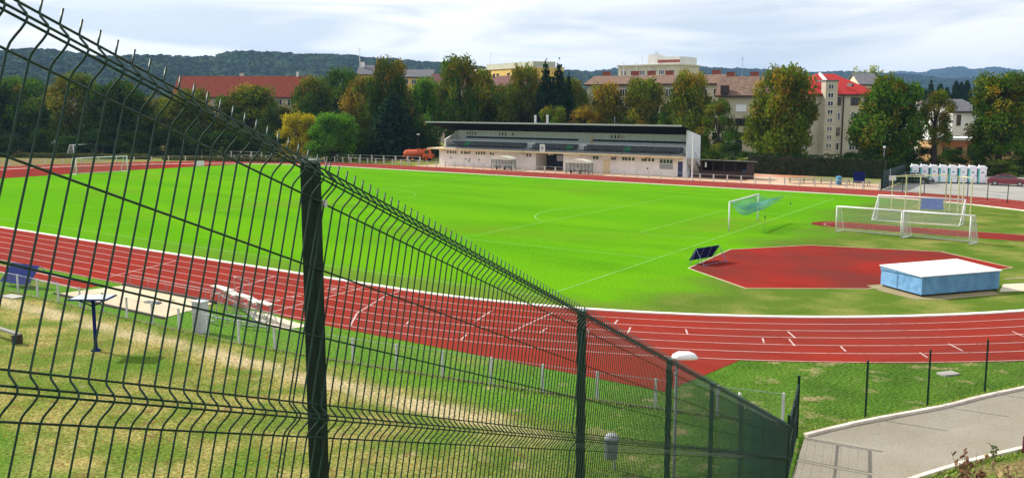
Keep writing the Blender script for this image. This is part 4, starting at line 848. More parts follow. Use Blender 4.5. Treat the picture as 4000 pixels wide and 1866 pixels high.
# dugouts in front of the stand
def dugout(label, P, w_):
    t = thing('team_shelter', label, 'shelter', P, 0.0, 'team shelters'); fr = MB()
    for k in range(7):
        x = -w_ / 2 + w_ * k / 6; fr.bx(x - .03, x + .03, .9, .96, 0, 1.75)
    fr.bx(-w_ / 2, w_ / 2, .9, .96, .42, .48)
    for s in (-1, 1): x = s * w_ / 2; fr.bx(x - .03, x + .03, -.3, -.24, .0, 1.6).bx(x - .03, x + .03, -.3, .96, .42, .48)
    fr.build('frame', mat('dark_teal_frame', (.03, .07, .08), (.02, .05, .06), 4), t)
    gl_ = mat('cloudy_plexiglass', (.5, .58, .55), (.42, .5, .48), 2, rough=.25, alpha=.45)
    MB().bx(-w_ / 2 + .04, w_ / 2 - .04, .92, .935, .5, 1.75).build('rear_panel', gl_, t)
    for s in (-1, 1): MB().bx(s * w_ / 2 - .01, s * w_ / 2 + .01, -.2, .88, .5, 1.7).build('side_panel', gl_, t)
    n = 10; r_ = MB(); vs = []; 
    for i in range(n + 1):
        a = math.pi * i / n; x = -math.cos(a) * (w_ / 2 + .15); z = 1.68 + .55 * math.sin(a)
        vs += [(x, -.45, z), (x, 1.05, z)]
    r_.add(vs, [(2 * i, 2 * i + 2, 2 * i + 3, 2 * i + 1) for i in range(n)] + [tuple(range(0, 2 * n + 2, 2)), tuple(range(1, 2 * n + 2, 2))[::-1]])
    r_.build('arched_roof', mat('cream_roof_sheet', (.66, .66, .56), (.56, .56, .47), 1.5), t)
    MB().bx(-w_ / 2 + .1, w_ / 2 - .1, .35, .75, .4, .46).build('bench', M_DARK, t)
    for s in (-.5, .0, .5): MB().bx(s * w_ * .8 - .04, s * w_ * .8 + .04, .4, .7, 0, .4).build('bench_leg', M_DARK, t)
p1 = at(1967, 664); dugout('left arched team shelter in front of the grandstand', (p1.x, p1.y - .3, 0), 3.9)
p2 = at(2262, 680); dugout('right arched team shelter in front of the grandstand', (p2.x, p2.y - .3, 0), 4.0)

# flagpole
P = at(2703, 707); t = thing('flagpole', 'tall white tapering flagpole at the right end of the grandstand', 'flagpole', P); MB().tube([(0, 0, 0), (0, 0, hz(P, 523))], [.12, .05], 10).build('pole', M_WHITE, t); MB().cyl((0, 0, 0), .2, .15, 10).build('base', M_CONC, t); MB().lathe([(.01, 0), (.07, .05), (.01, .12)], 8, (0, 0, hz(P, 523))).build('finial', M_WHITE, t)

# open brown shed
t = thing('open_shed', 'dark brown open fronted shed right of the grandstand', 'shed', (17.6, 51.3, 0)); W_ = 6.9
bm = mat('brown_boards', (.05, .026, .02), (.03, .017, .014), 2, stretch=(1, 1, 8))
MB().bx(0, W_, 0, .08, 0, 1.05).build('front_parapet', bm, t); MB().bx(0, W_, 2.4, 2.5, 0, 2.3).build('rear_wall', bm, t); MB().bx(-.08, 0, 0, 2.5, 0, 2.3).build('side_wall', bm, t); MB().bx(W_, W_ + .08, 0, 2.5, 0, 2.3).build('side_wall', bm, t)
for k in range(5): MB().bx(.02 + k * W_ / 4.05, .14 + k * W_ / 4.05, .081, .2, 0, 2.45).build('post', bm, t)
MB().slab([(-.4, -.5, 2.55), (W_ + .4, -.5, 2.55), (W_ + .4, 2.9, 2.32), (-.4, 2.9, 2.32)], (0, 0, .1)).build('roof', mat('weathered_roof_felt', (.3, .31, .28), (.22, .23, .21), 2), t)
MB().bx(.5, .75, .22, .26, 1.5, 2.2).build('notice', M_WHITE, t)

# blue bins
def barrel(label, P, r=.33, h=.95, c=(.1, .3, .5)):
    t = thing('waste_drum', label, 'bin', P, 0, 'blue drums by the far straight'); m = mat('light_blue_plastic', c, tuple(q * .8 for q in c), 3)
    MB().lathe([(r * .9, 0), (r, .08), (r, h * .3), (r * 1.06, h * .33), (r, h * .36), (r, h * .64), (r * 1.06, h * .67), (r, h * .7), (r, h), (r * .85, h + .02), (r * .85, h - .04)], 16).build('drum', m, t, smooth=False); MB().lathe([(r * 1.04, h + .021), (r * 1.04, h + .08), (r * .4, h + .16)], 16).build('lid', m, t)
P = at(2911, 697); barrel('pale blue drum beside the open shed', P, .42, 1.05); P = at(3276, 722); barrel('bright blue drum between the picnic tables and the navy board', P, .36, 1.0)

# picnic tables
def picnic():
    t = thing('picnic_table', 'x', 'table', (0, 0, 0), 0, 'weathered picnic tables'); m = mat('weathered_wood', (.3, .25, .19), (.2, .17, .13), 4, stretch=(1, 6, 1))
    MB().bx(-.9, .9, -.38, .38, .71, .76).build('tabletop', m, t)
    for s in (-1, 1): MB().bx(-.9, .9, s * .72 - .13, s * .72 + .13, .42, .46).build('seat', m, t)
    for s in (-1, 1):
        for q in (-1, 1): MB().tube([(s * .65, q * .7, 0), (s * .65, q * .18, .71)], .04, 4).build('leg', m, t)
        MB().bx(s * .65 - .03, s * .65 + .03, -.8, .8, .37, .415).build('crossbar', m, t)
    return t
tb = picnic(); labs = ['leftmost picnic table by the far right bend', 'second picnic table from the left by the far bend', 'middle picnic table by the far bend', 'fourth picnic table from the left by the far bend', 'rightmost picnic table, beside the navy board']
for k, (sx, sy) in enumerate(((3105, 716), (3160, 716), (3227, 718), (3294, 722), (3372, 727))):
    P = at(sx, sy); o = tb if k == 0 else copy_thing(tb, ''); o.location = P; o.rotation_euler = (0, 0, random.uniform(-.2, .3) + .2); o['label'] = labs[k]

# navy info board far
def board(name, label, A, B, h0, h1, m, legm, lean=0.0, cat='board'):
    A = Vector((A[0], A[1], 0)); B = Vector((B[0], B[1], 0)); Ln = (B - A).length; t = thing(name, label, cat, A, math.atan2(B.y - A.y, B.x - A.x))
    MB().slab([(0, lean * 0, h0), (Ln, 0, h0), (Ln, lean, h1), (0, lean, h1)], (0, .05, 0)).build('panel', m, t)
    for x in (0.03, Ln - .03): MB().bx(x - .03, x + .03, .06, .1, 0, h1).build('leg', legm, t)
    return t
P = at(3331, 736); Q = at(3376, 738); board('notice_board', 'navy blue board on two legs behind the far straight', P, Q, .75, 2.1, M_NAVY, M_GALV)
P = at(761, 650.5); Q = at(798, 650); board('advertising_board', 'small white board standing on the red zone behind the left goal', P, Q, 0.05, .95, M_WHITE, M_GALV)

# dark green gate screen next to the car park, with white notice
t = thing('green_screen_fence', 'dark green screened gate leaf beside the car park entrance', 'gate', (44.5, 46.2, 0), math.atan2(15.5, -1.6)); Ln = 15.6
MB().bx(0, Ln, -.03, .03, .1, 2.3).build('screen', M_GREEN, t)
for k in range(7): MB().bx(k * Ln / 6 - .05, k * Ln / 6 + .05, .031, .12, 0, 2.45).build('post', M_GREEN, t)
P = at(3466, 742); P.x = 45.15; P.y = 47.0; t = thing('notice_sign', 'white square notice on a post beside the dark green screen', 'sign', P, .5); MB().cyl((0, 0, 0), .04, 2.6, 8).build('post', M_GALV, t); z = hz(P, 695); MB().box((.28, -.08, z), (.85, .04, .62)).build('panel', M_WHITE, t)
# lamp in front of hedge
P = pd(3456, 146); t = thing('street_lamp', 'small grey lamp post with white head in front of the big dark tree', 'lamp', P); MB().cyl((0, 0, 0), .07, hz(P, 580), 8).build('pole', M_GALV, t); MB().lathe([(.05, 0), (.22, .12), (.2, .3), (.05, .36)], 10, (0, 0, hz(P, 580))).build('lamp_head', M_WHITE, t)
P = pd(1632, 170); t = thing('street_lamp', 'thin dark lamp post standing behind the orange truck', 'lamp', P); MB().cyl((0, 0, 0), .04, hz(P, 527), 8).build('pole', M_EAVE, t); MB().box((.15, 0, hz(P, 525)), (.5, .25, .14)).build('lamp_head', M_WHITE, t)
P = pd(388, 205); t = thing('street_lamp', 'pale lamp post behind the far left goal', 'lamp', P); MB().cyl((0, 0, 0), .09, hz(P, 545), 8).build('pole', M_GALV, t); MB().box((0, 0, hz(P, 543)), (.5, .25, .14)).build('lamp_head', M_WHITE, t)
P = pd(952, 205); t = thing('street_lamp', 'pale lamp post left of the bright yellow tree', 'lamp', P); MB().cyl((0, 0, 0), .09, hz(P, 520), 8).build('pole', M_GALV, t); MB().box((0, 0, hz(P, 518)), (.5, .25, .14)).build('lamp_head', M_WHITE, t)

# portable toilets
def toilet():
    t = thing('portable_toilet', 'x', 'toilet', (0, 0, 0), 0, 'portable toilets in a row'); wh = mat('white_plastic', (.93, .92, .96), (.87, .86, .9), 3, rough=.4); te = mat('teal_plastic', (.16, .68, .62), (.13, .6, .55), 3, rough=.4); bl = mat('blue_plastic', (.05, .16, .42), (.04, .13, .36), 3, rough=.4)
    MB().bx(-.52, .52, -.5, .55, .1, 2.05).build('cabin', bl, t, bevel=.02); MB().bx(-.56, .56, -.56, .6, 0, .1).build('base', M_DARK, t)
    d = MB().bx(-.3, .5, -.545, -.503, .15, 2.03).build('door', wh, t); MB().bx(.38, .44, -.58, -.546, 1.0, 1.15).build('handle', M_DARK, d)
    MB().bx(-.12, .2, -.556, -.5455, 1.42, 1.6).build('pictogram', mat('grey_print', (.25, .27, .32), (.3, .3, .35), 5), d)
    MB().bx(-.5, -.31, -.54, -.503, .15, 2.03).build('corner_panel', te, t)
    n = 12; vs = []
    for i in range(n + 1):
        a = math.pi * i / n; x = -math.cos(a) * .58; z = 2.05 + .28 * math.sin(a) ** .8 + .03; vs += [(x, -.6, z), (x, .62, z)]
    MB().add(vs + [(-.58, -.6, 2.0), (-.58, .62, 2.0), (.58, -.6, 2.0), (.58, .62, 2.0)], [(2 * i, 2 * i + 2, 2 * i + 3, 2 * i + 1) for i in range(n)] + [tuple([2 * n + 2] + list(range(0, 2 * n + 2, 2)) + [2 * n + 4])[::-1], tuple([2 * n + 3] + list(range(1, 2 * n + 2, 2)) + [2 * n + 5]), (2 * n + 2, 2 * n + 4, 2 * n + 5, 2 * n + 3), (0, 2 * n + 2, 2 * n + 3, 1), (2 * n, 2 * n + 1, 2 * n + 5, 2 * n + 4)]).build('domed_roof', wh, t)
    MB().cyl((-.4, .45, 2.05), .05, .45, 8).build('vent_pipe', wh, t)
    return t
to = toilet(); ords = ['leftmost', 'second from the left', 'third from the left', 'fourth from the left', 'fifth from the left', 'sixth from the left', 'seventh from the left', 'rightmost']
A = Vector((44.3, 61.2, 0)); B = Vector((52.2, 63.6, 0))
for k in range(8):
    P = A.lerp(B, k / 7); o = to if k == 0 else copy_thing(to, ''); o.location = P; o.rotation_euler = (0, 0, math.atan2(2.4, 7.9) + random.uniform(-.03, .03)); o['label'] = 'white and blue portable toilet, %s of eight, behind the car park' % ords[k]

# cars
def car(label, P, rz, col, col2=None, L_=4.6, H=1.45, roofc=None, group=None, name='parked_car'):
    t = thing(name, label, 'car', P, rz, group); W = 1.76; k = L_ / 4.6; h = H / 1.45
    prof = [(-2.3, .28), (-2.3, .62), (-2.22, .9), (-1.55, 1.0), (1.0, .95), (1.75, .86), (2.2, .72), (2.3, .5), (2.28, .26)]
    bodym = mat('car_paint_' + '_'.join('%d' % (c * 100) for c in col), col, tuple(c * .9 for c in col), 2, rough=.25, spec=.6, coat=.6)
    b = MB(); n = len(prof)
    # rounded body: three ribs across
    ys = [(-.88, .94), (-.84, 1.0), (.84, 1.0), (.88, .94)]
    vs = []
    for y, s in ys:
        for x, z in prof: vs.append((x * k * (1 if abs(y) < .86 else .985), y, (.26 + (z - .26) * (1 if abs(y) < .86 else .93)) * h))
    fs = [(j * n + i, (j + 1) * n + i, (j + 1) * n + (i + 1) % n, j * n + (i + 1) % n) for j in range(3) for i in range(n)] + [tuple(range(n)), tuple(range(3 * n, 4 * n))[::-1]]
    b.add(vs, fs)
    body = b.build('body', bodym, t, bevel=.04)
    cab = [(-1.75, .97), (-1.15, 1.38), (-.7, 1.45), (.15, 1.44), (1.05, .93)]
    g_ = MB(); lo = .76; hi = .6
    def cabv(y0, y1, off=0.0): return [(x * k, (y0 if z < 1.2 else y1), z * h) for x, z in cab]
    vs = [(x * k, -(lo if z < 1.2 else hi), z * h) for x, z in cab] + [(x * k, (lo if z < 1.2 else hi), z * h) for x, z in cab]; n = 5
    g_.add(vs, [(0, 1, 2, 3, 4), (9, 8, 7, 6, 5)] + [(i, 5 + i, 5 + (i + 1) % 5, (i + 1) % 5) for i in range(5)]); g_.build('windows', M_GLASS, t)
    rm = MB(); rm.slab([(-1.16 * k, -hi - .01, 1.385 * h), (-.7 * k, -hi - .01, 1.455 * h), (-.7 * k, hi + .01, 1.455 * h), (-1.16 * k, hi + .01, 1.385 * h)], (0, 0, .03)); rm.slab([(-.7 * k, -hi - .01, 1.455 * h), (.17 * k, -hi - .01, 1.445 * h), (.17 * k, hi + .01, 1.445 * h), (-.7 * k, hi + .01, 1.455 * h)], (0, 0, .03))
    for s in (-1, 1):
        for a, c in (((-1.75, .97), (-1.15, 1.39)), ((-.35, .97), (-.4, 1.44)), ((.15, 1.45), (1.05, .93)), ((-1.2, .97), (-1.05, 1.4))):
            rm.tube([(a[0] * k, s * (lo if a[1] < 1.2 else hi), a[1] * h), (c[0] * k, s * (lo if c[1] < 1.2 else hi), c[1] * h)], .035, 5)
    rm.build('roof', mat('car_roof_' + label[:6], roofc, None, 2, rough=.25, coat=.6) if roofc else bodym, t)
    for x in (-1.38, 1.42):
        for s in (-1, 1):
            wv = MB().tube([(x * k, s * .70, .32), (x * k, s * .89, .32)], .32, 18).build('wheel', M_RUB, t); MB().tube([(x * k, s * .885, .32), (x * k, s * .9, .32)], .2, 12).build('rim', mat('alloy', (.5, .5, .5), (.4, .4, .4), 5, rough=.3, metal=.7), wv)
    for s in (-1, 1):
        MB().box((2.24 * k, s * .6, .66 * h), (.1, .36, .14)).build('headlight', mat('lamp_glass', (.7, .7, .7), (.6, .6, .6), 5, rough=.1), t); MB().box((-2.26 * k, s * .62, .78 * h), (.08, .3, .16)).build('tail_light', mat('red_lamp', (.4, .02, .02), (.3, .01, .01), 5, rough=.2), t)
    MB().box((0, 0, .3), (L_ * .8, 1.6, .1)).build('underbody', M_RUB, t)
    return t
wa = Vector((53.9, 61.3, 0)); wb = Vector((56.6, 61.5, 0)); car('dark red saloon car parked right of the portable toilets', ((wa.x + wb.x) / 2 + 0.3, 62.4, 0), .12, (.2, .012, .03), L_=4.7)
car('dark green saloon with silvery roof parked behind the throwing cage', (44.9, 59.4, 0), -.12, (.012, .03, .03), L_=4.5, roofc=(.4, .5, .52))
P = at(1556, 606); car('pale car mostly hidden left of the orange truck', (P.x + .5, P.y + 1.5, 0), -.3, (.5, .53, .56), L_=4.2)

# orange tanker truck
P0 = at(1590, 628); P1 = at(1690, 632); P0 = pd(1576, 180); t = thing('tank_truck', 'orange tank truck parked left of the grandstand', 'truck', P0, .5)
og = mat('orange_paint', (.62, .1, .02), (.5, .075, .018), 1.5, rough=.4, coat=.3); S_ = 1.05
MB().tube([(0.1, 0, 1.3), (0.5, 0, 1.38), (.9, 0, 1.42), (3.4, 0, 1.6), (3.6, 0, 1.6)], [.4, .72, .7, .62, .42], 20).build('tank', og, t, smooth=False)
MB().tube([(-.02, 0, 1.2), (.12, 0, 1.25)], [.27, .27], 14).build('rear_hatch', M_DARK, t)
MB().bx(.0, .25, -.75, .75, .75, 1.15).build('rear_frame', og, t)
MB().bx(2.6, 3.3, -.4, .4, 2.1, 2.3).bx(1.0, 1.15, -.1, .1, 2.0, 2.35).build('tank_walkway', og, t)
cb = MB().slab([(3.75, -1.05, .6), (5.6, -1.05, .6), (5.6, -1.05, 1.35), (5.2, -1.05, 2.25), (3.75, -1.05, 2.25)], (0, 2.1, 0)).build('cab', og, t, bevel=.05)
MB().bx(4.2, 4.95, -1.075, -1.055, 1.45, 2.05).build('side_window', M_GLASS, cb); MB().slab([(5.59, -.9, 1.42), (5.59, .9, 1.42), (5.27, .9, 2.14), (5.27, -.9, 2.14)], (.02, 0, .005)).build('windscreen', M_GLASS, cb)
MB().bx(.2, 5.2, -.45, .45, .55, .8).build('chassis', M_DARK, t)
for x in (.9, 1.9, 4.5):
    for s in (-1, 1): w_ = MB().tube([(x, s * .75, .48), (x, s * 1.05, .48)], .48, 18).build('wheel', M_RUB, t); MB().tube([(x, s * 1.04, .48), (x, s * 1.07, .48)], .22, 10).build('rim', og, w_)
MB().bx(5.601, 5.68, -.95, .95, .5, .75).build('bumper', M_DARK, t)

# ================================================================== railings and fences at the far side
def post_rail(name, label, pts, h, pr, m, rails=(.97,), step=2.0, rr=.02, cat='railing', square=True, mesh=None, cap=None, mm=None, phase=0):
    """pts polyline; posts each a part, rails one part each"""
    t = thing(name, label, cat, (pts[0][0], pts[0][1], 0)); o = Vector((pts[0][0], pts[0][1], 0)); P = [Vector((p[0], p[1], 0)) - o for p in pts]
    tot = sum((P[i + 1] - P[i]).length for i in range(len(P) - 1)); k = max(1, int(round(tot / step))); pp = [lerp_line([tuple(p)[:2] for p in P], min(1, i / k)) for i in range(k + 1)]
    for x, y in pp:
        mb = MB(); (mb.bx(x - pr, x + pr, y - pr, y + pr, -.1, h) if square else mb.cyl((x, y, -.1), pr, h + .1, 8)); 
        ob = mb.build('post', m, t)
        if cap: MB().cyl((x, y, h), pr * 1.15, .05, 8).build('cap', cap, ob)
    for f in rails:
        MB().tube([(x, y, h * f) for x, y in pp], rr, 5).build('rail', mm or m, t)
    if mesh:
        cell, wr, h0 = mesh; mb = MB(); d = 0
        for i in range(len(pp) - 1):
            a = Vector((*pp[i], 0)); b = Vector((*pp[i + 1], 0)); ln_ = (b - a).length; n = max(1, int(ln_ / cell))
            for j in range(n): q = a.lerp(b, j / n); mb.tube([(q.x, q.y, h0), (q.x, q.y, h * .97)], wr, 3, False)
        z = h0
        while z < h * .96: mb.tube([(x, y, z) for x, y in pp], wr, 3, False); z += cell
        mb.build('mesh', mm or m, t)
    return t
M_RAILW = mat('white_rail_post', (.6, .57, .52), (.45, .42, .38), 3, world=True)
post_rail('track_railing', 'low white post railing along the far straight', [(-54.5, 45.75), (-44, 46.2), (44.2, 46.05)], .95, .075, M_RAILW, (.97,), 2.02, .016)
lb = [(-42 + 46.3 * math.cos(a), 46.3 * math.sin(a)) for a in np.linspace(R(105), R(200), 30)]
post_rail('track_railing', 'low white post railing around the left bend', lb, .95, .07, M_RAILW, (.97,), 3.0, .016)
A = pd(-60, 214); B = pd(620, 200); post_rail('back_fence', 'pale post fence at the very back, left stretch', [A, B], 1.25, .09, M_RAILW, (.95, .5), 2.6, .02, 'fence')
A = pd(640, 200); B = pd(1640, 172); post_rail('back_fence', 'pale post fence at the very back, behind the yellow tree', [A, B], 1.3, .09, M_RAILW, (.95, .5), 2.6, .02, 'fence')
hedge('low_hedge', 'low dull green hedge strip behind the left bend', pd(55, 192), pd(580, 186), 1.0, 1.3, (.09, .1, .03), .3, 220, .1)
hedge('low_hedge', 'low dull green hedge strip left of the first big fence post', pd(640, 184), pd(1160, 176), .8, 1.3, (.11, .12, .04), .3, 220, .1)
rp = [(44.9, 44.3), (47.8, 43.7), (50.4, 43.0), (52.9, 42.2), (55.6, 41.0), (58.5, 39.2), (61.0, 37.5), (64, 35), (67, 32.2), (70, 29)]
post_rail('wire_fence', 'dark thin posted wire fence between the right bend and the car park', rp, 2.0, .045, M_GREEN, (.98, .5, .03), 2.75, .008, 'fence', False)
post_rail('wire_fence', 'dark wire fence at the far right behind the red car', [pd(3990, 141), pd(4080, 138)], 2.0, .06, M_GREEN, (.98, .7, .4), 2.0, .02, 'fence', False)

# near perimeter fence
nf = [(4, -50.6), (31.5, -50.6), (44.4, -50.6), (50.6, -49.95), (56.9, -49.0), (63.1, -47.95), (68.6, -46.6)]
post_rail('mesh_fence', 'low grey mesh fence with concrete posts along the near side of the track', nf, 1.08, .04, mat('pale_grey_post', (.55,.56,.56), (.42,.43,.43), 4, world=True), (.97,), 2.15, .01, 'fence', True, (.1, .0022, .03), mm=M_GALV)
e = MB(); 
for a, b in zip(nf[:-1], nf[1:]):
    q = band([a, b], .12, -.05, .05); e.add(q.v, q.f)
tag(e.build('fence_kick_board', mat('rusty_board', (.12, .075, .05), (.2, .16, .12), 1.0, world=True)), 'low dark edging board under the near mesh fence', 'edging')
# green posts along the footpath
gp = [(69.45, -47.2), (70.6, -44.3), (71.9, -41.5), (73.2, -38.7), (74.6, -35.6)]
def chain():
    t = thing('chain_link_fence', 'tall green posts with fine chain link along the footpath', 'fence', (70.6, -44.3, 0)); o = Vector((70.6, -44.3, 0)); P = [Vector((*p, 0)) - o for p in gp]
    for i, p in enumerate(P):
        if i == 0: continue
        q = MB().cyl((p.x, p.y, -.1), .035, 2.08, 10).build('post', M_GREEN, t, smooth=False); MB().lathe([(.04, 0), (.04, .03), (.02, .05)], 8, (p.x, p.y, 1.98)).build('cap', M_GREEN, q)
    w_ = MB()
    for i in range(len(P) - 1):
        a, b = P[i], P[i + 1]; Ln = (b - a).length; d = (b - a) / Ln; n = int(Ln / .085); H = 1.85
        for k in range(-int(H / .085), n + 1):
            for s in (1, -1):
                x0 = k * .085; x1 = x0 + H; z0, z1 = (0, H) if s == 1 else (H, 0)
                ta = max(0, -x0 / H); tb_ = min(1, (Ln - x0) / H)
                if tb_ - ta < .02: continue
                qa = a + d * (x0 + ta * H); qb = a + d * (x0 + tb_ * H)
                w_.tube([(qa.x, qa.y, .05 + z0 + (z1 - z0) * ta), (qb.x, qb.y, .05 + z0 + (z1 - z0) * tb_)], .0016, 3, False)
        w_.tube([(a.x, a.y, 1.93), (b.x, b.y, 1.93)], .004, 4, False).tube([(a.x, a.y, 1.0), (b.x, b.y, 1.0)], .003, 4, False)
    w_.build('wire_netting', M_GREEN, t)
chain()
# cover slabs
def slab(label, P, a, b, rz):
    MBt = MB().box((0, 0, .03), (a, b, .08)); o = MBt.build('cover_slab', M_CONC, bevel=.01); o.location = P; o.rotation_euler = (0, 0, rz); tag(o, label, 'slab')
slab('grey concrete cover slab in the grass right of the three green posts', (71.5, -36.85, 0), .75, .45, 1.0); P = at(48, 1160); slab('flat concrete slab in the grass at the left edge below the navy panel', P, 1.3, .7, .1)

# ================================================================== GATE
gA = Vector((69.45, -47.55, 0)); gB = at(3072, 1893); gB.z = 0; gt = thing('double_gate', 'open green metal gate across the footpath at the fence foot', 'gate', gA, math.atan2(gB.y - gA.y, gB.x - gA.x)); Lg = (gB - gA).length
for x in (0, Lg):
    q = MB().bx(x - .04, x + .04, -.04, .04, -.2, 2.0).build('post', M_GREEN, gt); MB().bx(x - .05, x + .05, -.05, .05, 2.0, 2.03).build('cap', M_GREEN, q)
for k in range(2):
    a = .1 + k * (Lg / 2 - .02); b = a + Lg / 2 - .14; f = MB()
    f.bx(a, b, -.025, .025, 1.75, 1.8).bx(a, b, -.025, .025, .1, .15).bx(a, a + .05, -.025, .025, .15, 1.75).bx(b - .05, b, -.025, .025, .15, 1.75).bx(a + .05, b - .05, -.02, .02, 1.0, 1.04)
    lf = f.build('gate_leaf', M_GREEN, gt); w_ = MB(); n = int((b - a) / .05)
    for i in range(n): x = a + .05 + i * .05; w_.tube([(x, 0, .15), (x, 0, 1.75)], .003, 4, False)
    for z in np.arange(.3, 1.7, .2): w_.tube([(a, 0.006, z), (b, 0.006, z)], .003, 4, False)
    w_.build('mesh_infill', M_GREEN, lf)

# ================================================================== FOREGROUND PANEL FENCE
DEC = R(19.653); SCL = 1.46
E1 = FD * math.cos(DEC) - Vector((0, 0, math.sin(DEC))); E2 = FD * math.sin(DEC) + Vector((0, 0, math.cos(DEC)))
def fp(a, b, o=0.0): return CAM + FN * SCL + E1 * a + E2 * b - FN * o
fence = thing('panel_fence', 'dark green welded wire panel fence running down the bank in the foreground', 'fence', (CAM + FN * SCL + Vector((0, 0, -1.5))))
FO = Vector(fence.location); FOLDS = [.637, -.014, -.665, -1.316]; AMP = .031
HOR = []
for f0 in FOLDS: HOR += [(f0, 0.0), (f0 - .028, .85), (f0 - .040, .95), (f0 - .093, 0.0)]
for f0 in FOLDS[:-1]: HOR += [(f0 - .277, 0.0), (f0 - .463, 0.0)]
def wave(b):
    for f0 in FOLDS:
        u = (f0 - b) / .093
        if 0 <= u <= 1: return AMP * (math.sin(math.pi * min(1, u / .8) / 1.0 * .5) ** 1.3 if u < .4 else (0.5 + 0.5 * math.cos(math.pi * (u - .4) / .6)))
    return 0.0
def wv(b):
    for f0 in FOLDS:
        u = (f0 - b) / .093
        if 0 <= u <= 1: return AMP * (0.5 - 0.5 * math.cos(math.pi * u / .37) if u < .37 else 0.5 + 0.5 * math.cos(math.pi * (u - .37) / .63))
    return 0.0
PROFB = [.667]
for f0 in FOLDS: PROFB += [f0 - .093 * u for u in (0, .09, .18, .28, .37, .47, .6, .74, .87, 1.0)]
PROFB += [-1.43]
PW = 2.82; J0 = 2.35
M_WIRE = mat('green_coated_wire', (0.005, 0.042, 0.024), (0.003, 0.028, 0.015), 40, rough=0.42, spec=0.3)
def panel(a0, a1):
    mb = MB(); n = int(round((a1 - a0 - .02) / .05)); st = (a1 - a0 - .02) / n
    for i in range(n + 1):
        a = a0 + .01 + i * st; mb.tube([fp(a, b, wv(b) + (0.0 if True else 0)) - FO for b in PROFB], .0025, 6)
    for b, k in HOR:
        o = wv(b); mb.tube([fp(a0, b, o - .0052) - FO, fp(a1, b, o - .0052) - FO], .0027, 6)
    return mb.build('wire_panel', M_WIRE, fence, smooth=True)
joints = [J0 + PW * k for k in range(-2, 8)]
for a0, a1 in zip(joints[:-1], joints[1:]): panel(a0, a1)
def hsolve(sx, off=.03):
    r = ray(sx, 700); r.z = 0; o = FN * (SCL + off)   # o + FD*h parallel to r
    return -(o.x * r.y - o.y * r.x) / (FD.x * r.y - FD.y * r.x)
HC = [hsolve(1214), hsolve(2278), hsolve(2631), hsolve(2806)]; HC = [HC[0] - 2.66] + HC + [HC[3] + 2.62 * k for k in (1, 2, 3)] + [20.6]
for k, hcoord in enumerate(HC):
    base = CAM + FN * (SCL + .03) + FD * hcoord; ztop = CAM.z + (.655 - math.sin(DEC) * (hcoord) / math.cos(DEC) * 1.0 * 1.0) if False else None
    # height of the top wire above this station
    a_ = (hcoord - .645 * math.sin(DEC)) / math.cos(DEC); zt = fp(a_, .645).z
    b_ = Vector((base.x, base.y, 0)) - Vector((FO.x, FO.y, 0)); g0 = zb(base.x, base.y) - .3 - FO.z; t0 = zt - FO.z
    rzf = math.atan2(FD.y, FD.x)
    po = MB().box((b_.x, b_.y, (g0 + t0) / 2), (.045, .043, t0 - g0), rzf).build('post', M_GREEN, fence, bevel=.004)
    MB().box((b_.x, b_.y, t0 + .006), (.046, .046, .01), rzf).build('cap', mat('pale_green_cap', (.1, .16, .14), (.07, .12, .1), 20, rough=.3), po)
    for bb in (.544,):
        ac = (hcoord - bb * math.sin(DEC)) / math.cos(DEC) + .022; q = fp(ac, bb, .0) - FO
        MB().box(q, (.013, .01, .02), rzf).build('clip', mat('zinc_clip', (.6, .6, .58), (.45, .45, .43), 30, rough=.4), po)
    ac = (hcoord + .02 * math.sin(DEC)) / math.cos(DEC)

# ================================================================== NEAR SIDE THINGS
# lamp behind the fence
P = pd(2641, 22.5, 1500); P.z = zb(P.x, P.y); t = thing('street_lamp', 'grey street lamp with flat white head just behind the fence', 'lamp', P); zt = hz(P, 1400) - P.z
MB().tube([(0, 0, -.2), (0, 0, zt)], [.045, .035], 12).build('pole', mat('dull_grey_pole', (.2, .22, .22), (.14, .16, .16), 6), t, smooth=True)
hd = MB(); hc = RH * .33; n = 14; vs = []
prof = [(-.3, .04, .03), (-.27, .13, .09), (-.15, .18, .16), (.1, .18, .16), (.24, .14, .11), (.31, .04, .03)]
for x, w_, h in prof:
    for j in range(8): a = 2 * math.pi * j / 8; vs.append((x, w_ * math.cos(a), (h if math.sin(a) > 0 else .03) * math.sin(a)))
hd.add(vs, [(i * 8 + j, i * 8 + (j + 1) % 8, (i + 1) * 8 + (j + 1) % 8, (i + 1) * 8 + j) for i in range(5) for j in range(8)] + [tuple(range(8))[::-1], tuple(range(40, 48))])
hd.xf(Matrix.Translation(Vector((0, 0, zt + .02)) + RH * .18) @ Matrix.Rotation(YAW, 4, 'Z')); h_ = hd.build('lamp_head', mat('white_lamp_shell', (.85, .85, .87), (.8, .8, .82), 8, rough=.3), t, smooth=True)
# short white-capped post
P = at(2887, 1625); t = thing('marker_post', 'short dark post with white cap behind the fence, left of the gate', 'post', P); zt = hz(P, 1548); MB().cyl((0, 0, -.1), .04, zt + .1, 8).build('post', M_GREEN, t); MB().lathe([(.05, 0), (.055, .1), (.04, .14), (.005, .16)], 10, (0, 0, zt)).build('cap', M_WHITE, t)
